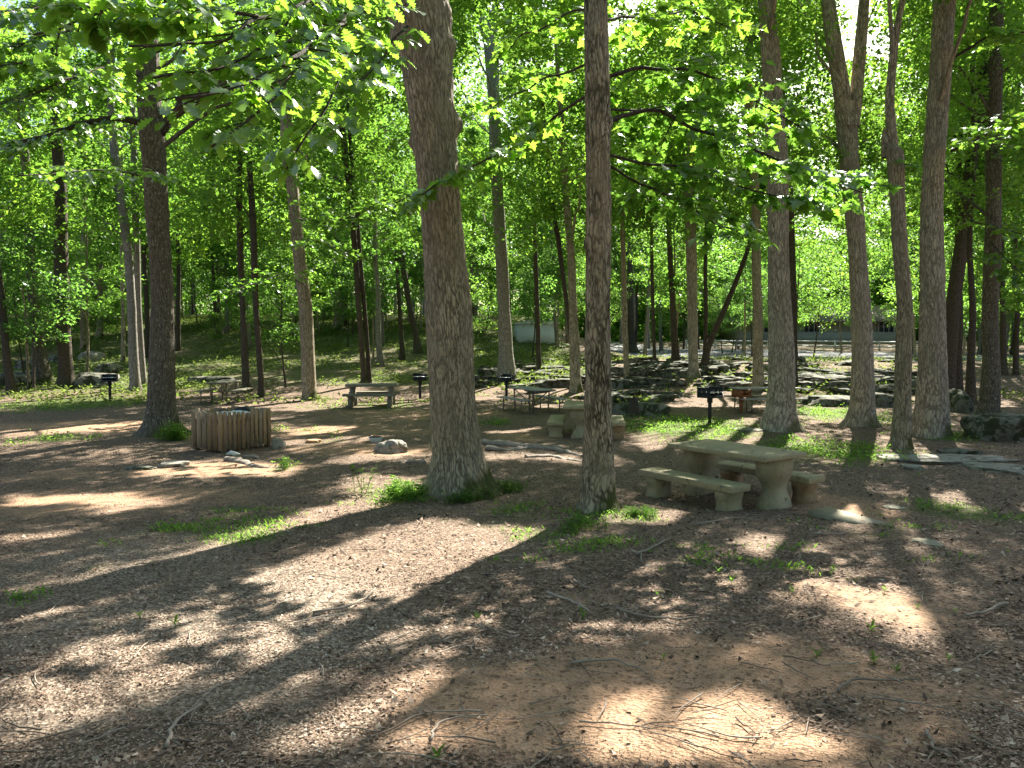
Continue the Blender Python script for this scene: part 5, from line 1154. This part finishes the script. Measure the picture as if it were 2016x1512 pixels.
for i in range(len(x)):
    a = g.random() * 6.28; L = g.uniform(.08, .42); t = np.linspace(-.5, .5, 6); b = g.normal(0, .18); X = x[i] + L * (t * math.cos(a) - b * t * t * math.sin(a)); Y = y[i] + L * (t * math.sin(a) + b * t * t * math.cos(a))
    r = g.uniform(.0022, .0055); mb.tube(np.stack([X, Y, zg(X, Y) + near_bump(X, Y) + r + .006 + .012 * g.random(6)], 1), np.linspace(r, r * .5, 6), 5, False)
me = mb.mesh('twigs'); a_ = me.attributes.new('rnd', 'FLOAT', 'FACE'); a_.data.foreach_set('value', np.repeat(np.clip(g.beta(1.6, 1.4, len(x)), 0, 1), 25).astype(np.float32)[:len(me.polygons)])
tag(link('twigs', me, M['stick']), kind='stuff')

# ------------------------------------------------------------------ grass and ground cover
def cover(name, pts, n_leaf, rad, L, W, hgt, mat=M['weed'], upr=.9):
    P = np.stack([pts[:, 0], pts[:, 1], zg(pts[:, 0], pts[:, 1]) + g.random(len(pts)) * hgt], 1)
    V = sprays(P, rad, n_leaf, L, W, thick=hgt * .3, tilt=.2, droop=.0, ltilt=upr, g=g); zmin = zg(V[..., 0], V[..., 1]) + .004; V[..., 2] = np.maximum(V[..., 2], zmin)
    return leaf_mesh(name, V, g, .3)
x, y = scatter_ground(60000, 4, 27, 1.25); w = ell(GRASS, x, y) * np.where(y < 12.5, .9, 1) + (fbm(x * 1.7, y * 1.7, 71, 3) - .5) * 1.1; k = w > .36 + .62 * g.random(len(x)); pts = np.stack([x[k], y[k]], 1)
lk = y[k] > 13
tag(link('ground_cover', cover('ground_cover', pts[lk], 7, .16, .055, .028, .10), M['weed']), kind='stuff')
tag(link('clover', cover('clover', pts[~lk], 5, .07, .028, .018, .04), M['weed']), kind='stuff')
def blades(pts, h0, h1, w, n_per, spread):
    m = len(pts); idx = np.repeat(np.arange(m), n_per); N = m * n_per; a = g.random(N) * 6.28; r = spread * np.sqrt(g.random(N)); x = pts[idx, 0] + r * np.cos(a); y = pts[idx, 1] + r * np.sin(a); h = g.uniform(h0, h1, N)
    b = g.random(N) * 6.28; ln = np.stack([np.cos(b), np.sin(b), 0 * b], 1); sd = np.stack([-np.sin(b), np.cos(b), 0 * b], 1) * (w / 2); p = np.stack([x, y, zg(x, y) - .005], 1); up = np.array([0, 0, 1.0])
    mid = p + ln * (h * .25)[:, None] + up * (h * .65)[:, None]; tip = p + ln * (h * .75)[:, None] + up * h[:, None]
    return np.stack([p - sd, p + sd, mid + sd * .8, tip], 1), np.stack([p - sd, mid + sd * .8, tip, mid - sd * .8], 1)[:0]
gb, _ = blades(pts[g.random(len(pts)) < .55], .02, .075, .005, 5, .16)
tag(link('grass', leaf_mesh('grass', gb, g, .3), M['weed']), kind='stuff')
x = g.uniform(-46, 30, 26000); y = g.uniform(27, 74, 26000); k = (np.abs(x) < .72 * y + 3) & ((fbm(x * .25, y * .25, 51, 3) + np.where(x < 4, .25, .12)) > .52 + .25 * g.random(len(x))) & ~((x > 6) & (y > 43))
tag(link('hill_plants', cover('hill_plants', np.stack([x[k], y[k]], 1), 8, .30, .15, .06, .16, upr=.8), M['hill_plant']), kind='stuff')

# ------------------------------------------------------------------ weeds that stand as clumps of their own
def clump(name, label, pts_px, n, h0, h1, L, W, seed, rad=.0, cat='weeds', mat='weed'):
    g_ = np.random.default_rng(seed); A = np.array([gh(*p) for p in pts_px]); c = A.mean(0); mb = MB(); P, D, N_ = [], [], []
    for i in range(n):
        w_ = g_.dirichlet(np.ones(len(A)) * .8); x, y = (w_[:, None] * A[:, :2]).sum(0) + g_.normal(0, rad, 2); z = float(zg(x, y)); h = g_.uniform(h0, h1); lean = g_.normal(0, .22, 2)
        q = np.linspace(0, 1, 5)[:, None]; S = np.array([x, y, z]) - c + np.array([lean[0] * h, lean[1] * h, h]) * q; mb.tube(S, np.linspace(.004, .002, 5), 4, False)
        for j in range(8):
            e = .15 + .85 * j / 7; a = j * 2.4 + g_.random(); P.append(S[0] * (1 - e) + S[-1] * e); D.append([math.cos(a), math.sin(a), .55 - .3 * g_.random()]); N_.append([-.4 * math.cos(a), -.4 * math.sin(a), 1])
    LANCE = [(0, .02), (.15, .10), (.4, .15), (.7, .10), (1, 0)]
    V, q = lobed(np.array(P), np.array(D), np.array(N_), L * (.6 + .7 * g_.random(len(P))), LANCE); k = V.shape[1]; Q = (q[None] + (np.arange(len(V)) * k)[:, None, None]).reshape(-1, 4)
    SV = np.concatenate(mb.V); SQ = np.concatenate(mb.Fq) + len(V) * k
    r = np.concatenate([np.repeat(np.clip(.5 + .25 * g_.normal(0, 1, len(V)), 0, 1), len(q)), np.full(len(SQ), .4)])
    o = link(name, np_mesh(name, np.concatenate([V.reshape(-1, 3), SV]), [Q, SQ], fattr={'rnd': r}), M[mat]); o.location = c; tag(o, label, cat)
clump('weed_clump', 'bright sunlit weeds at the left foot of the thickest trunk', [(735, 985), (760, 960), (830, 962), (835, 990), (790, 995)], 70, .06, .22, .12, .03, 1, .09)
clump('weed_clump', 'tall pair of weed stems left of the bright sunlit weeds', [(695, 972), (722, 968), (716, 975)], 7, .30, .48, .11, .03, 2, .02)
clump('weed_clump', 'shaded weeds across the front of the thickest trunk', [(840, 990), (890, 1000), (950, 985), (985, 975)], 40, .04, .17, .09, .03, 3, .06)
clump('weed_clump', 'weeds at the right foot of the thickest trunk', [(985, 970), (1020, 965), (1030, 975), (980, 955)], 34, .05, .20, .09, .03, 4, .08)
clump('weed_clump', 'weeds and dry stalks at the left front of the algae-patched trunk', [(1085, 1045), (1150, 1030), (1190, 1035), (1120, 1060)], 36, .03, .15, .08, .03, 5, .12)
clump('weed_clump', 'low grassy weeds at the right foot of the algae-patched trunk', [(1225, 1018), (1270, 1010), (1280, 1020)], 30, .04, .13, .08, .02, 6, .06)
clump('weed_clump', 'thin weed sprouts on the dirt below the picket enclosure', [(552, 925), (566, 923), (560, 928)], 16, .10, .24, .09, .02, 7, .02)
clump('ivy_clump', 'dark ivy creeping round the foot of the lichen-speckled trunk', [(292, 866), (330, 870), (362, 868), (376, 860), (345, 866)], 120, .05, .42, .10, .06, 8, .08, 'ivy')
SPK = [(1306, 1300), (1148, 1222), (1742, 1170), (1806, 1200), (1716, 1246), (1608, 1300), (1868, 1305), (1640, 1128), (1720, 1312), (1765, 1330), (1880, 1208), (1440, 1150), (1560, 1170), (1985, 1090), (1415, 1130), (860, 1500), (940, 1220), (345, 1235), (275, 1222), (1300, 1130), (1480, 1115), (1010, 1052), (1830, 1000), (1955, 1005)]
proto = None
for i, (px, py) in enumerate(SPK):
    b = gh(px, py)
    if proto is None:
        t = thing('weed_sprout', 'small green sprout alone on the bare clearing floor', 'weed', b, 0, 'single sprouts on the clearing floor'); proto = t
        P, D, N_ = [], [], []
        for j in range(9):
            a = j * 2.4; P.append([0, 0, .01 + .006 * j]); D.append([math.cos(a), math.sin(a), .5 + .09 * j]); N_.append([-.5 * math.cos(a), -.5 * math.sin(a), 1])
        MB().tube([(0, 0, -.01), (.003, 0, .04), (0, .004, .08)], .003, 5).build('stem', M['weed'], t)
        link('leaves', lobed_mesh('leaves', np.array(P), np.array(D), np.array(N_), np.linspace(.05, .11, 9), [(0, .02), (.2, .10), (.5, .16), (.8, .10), (1, 0)]), M['weed'], t)
    else: t = copy_tree(proto)
    t.location = b; t.rotation_euler = (0, 0, i * 1.7); s = .32 + .38 * ((i * 37) % 10) / 10; t.scale = (s, s, s)
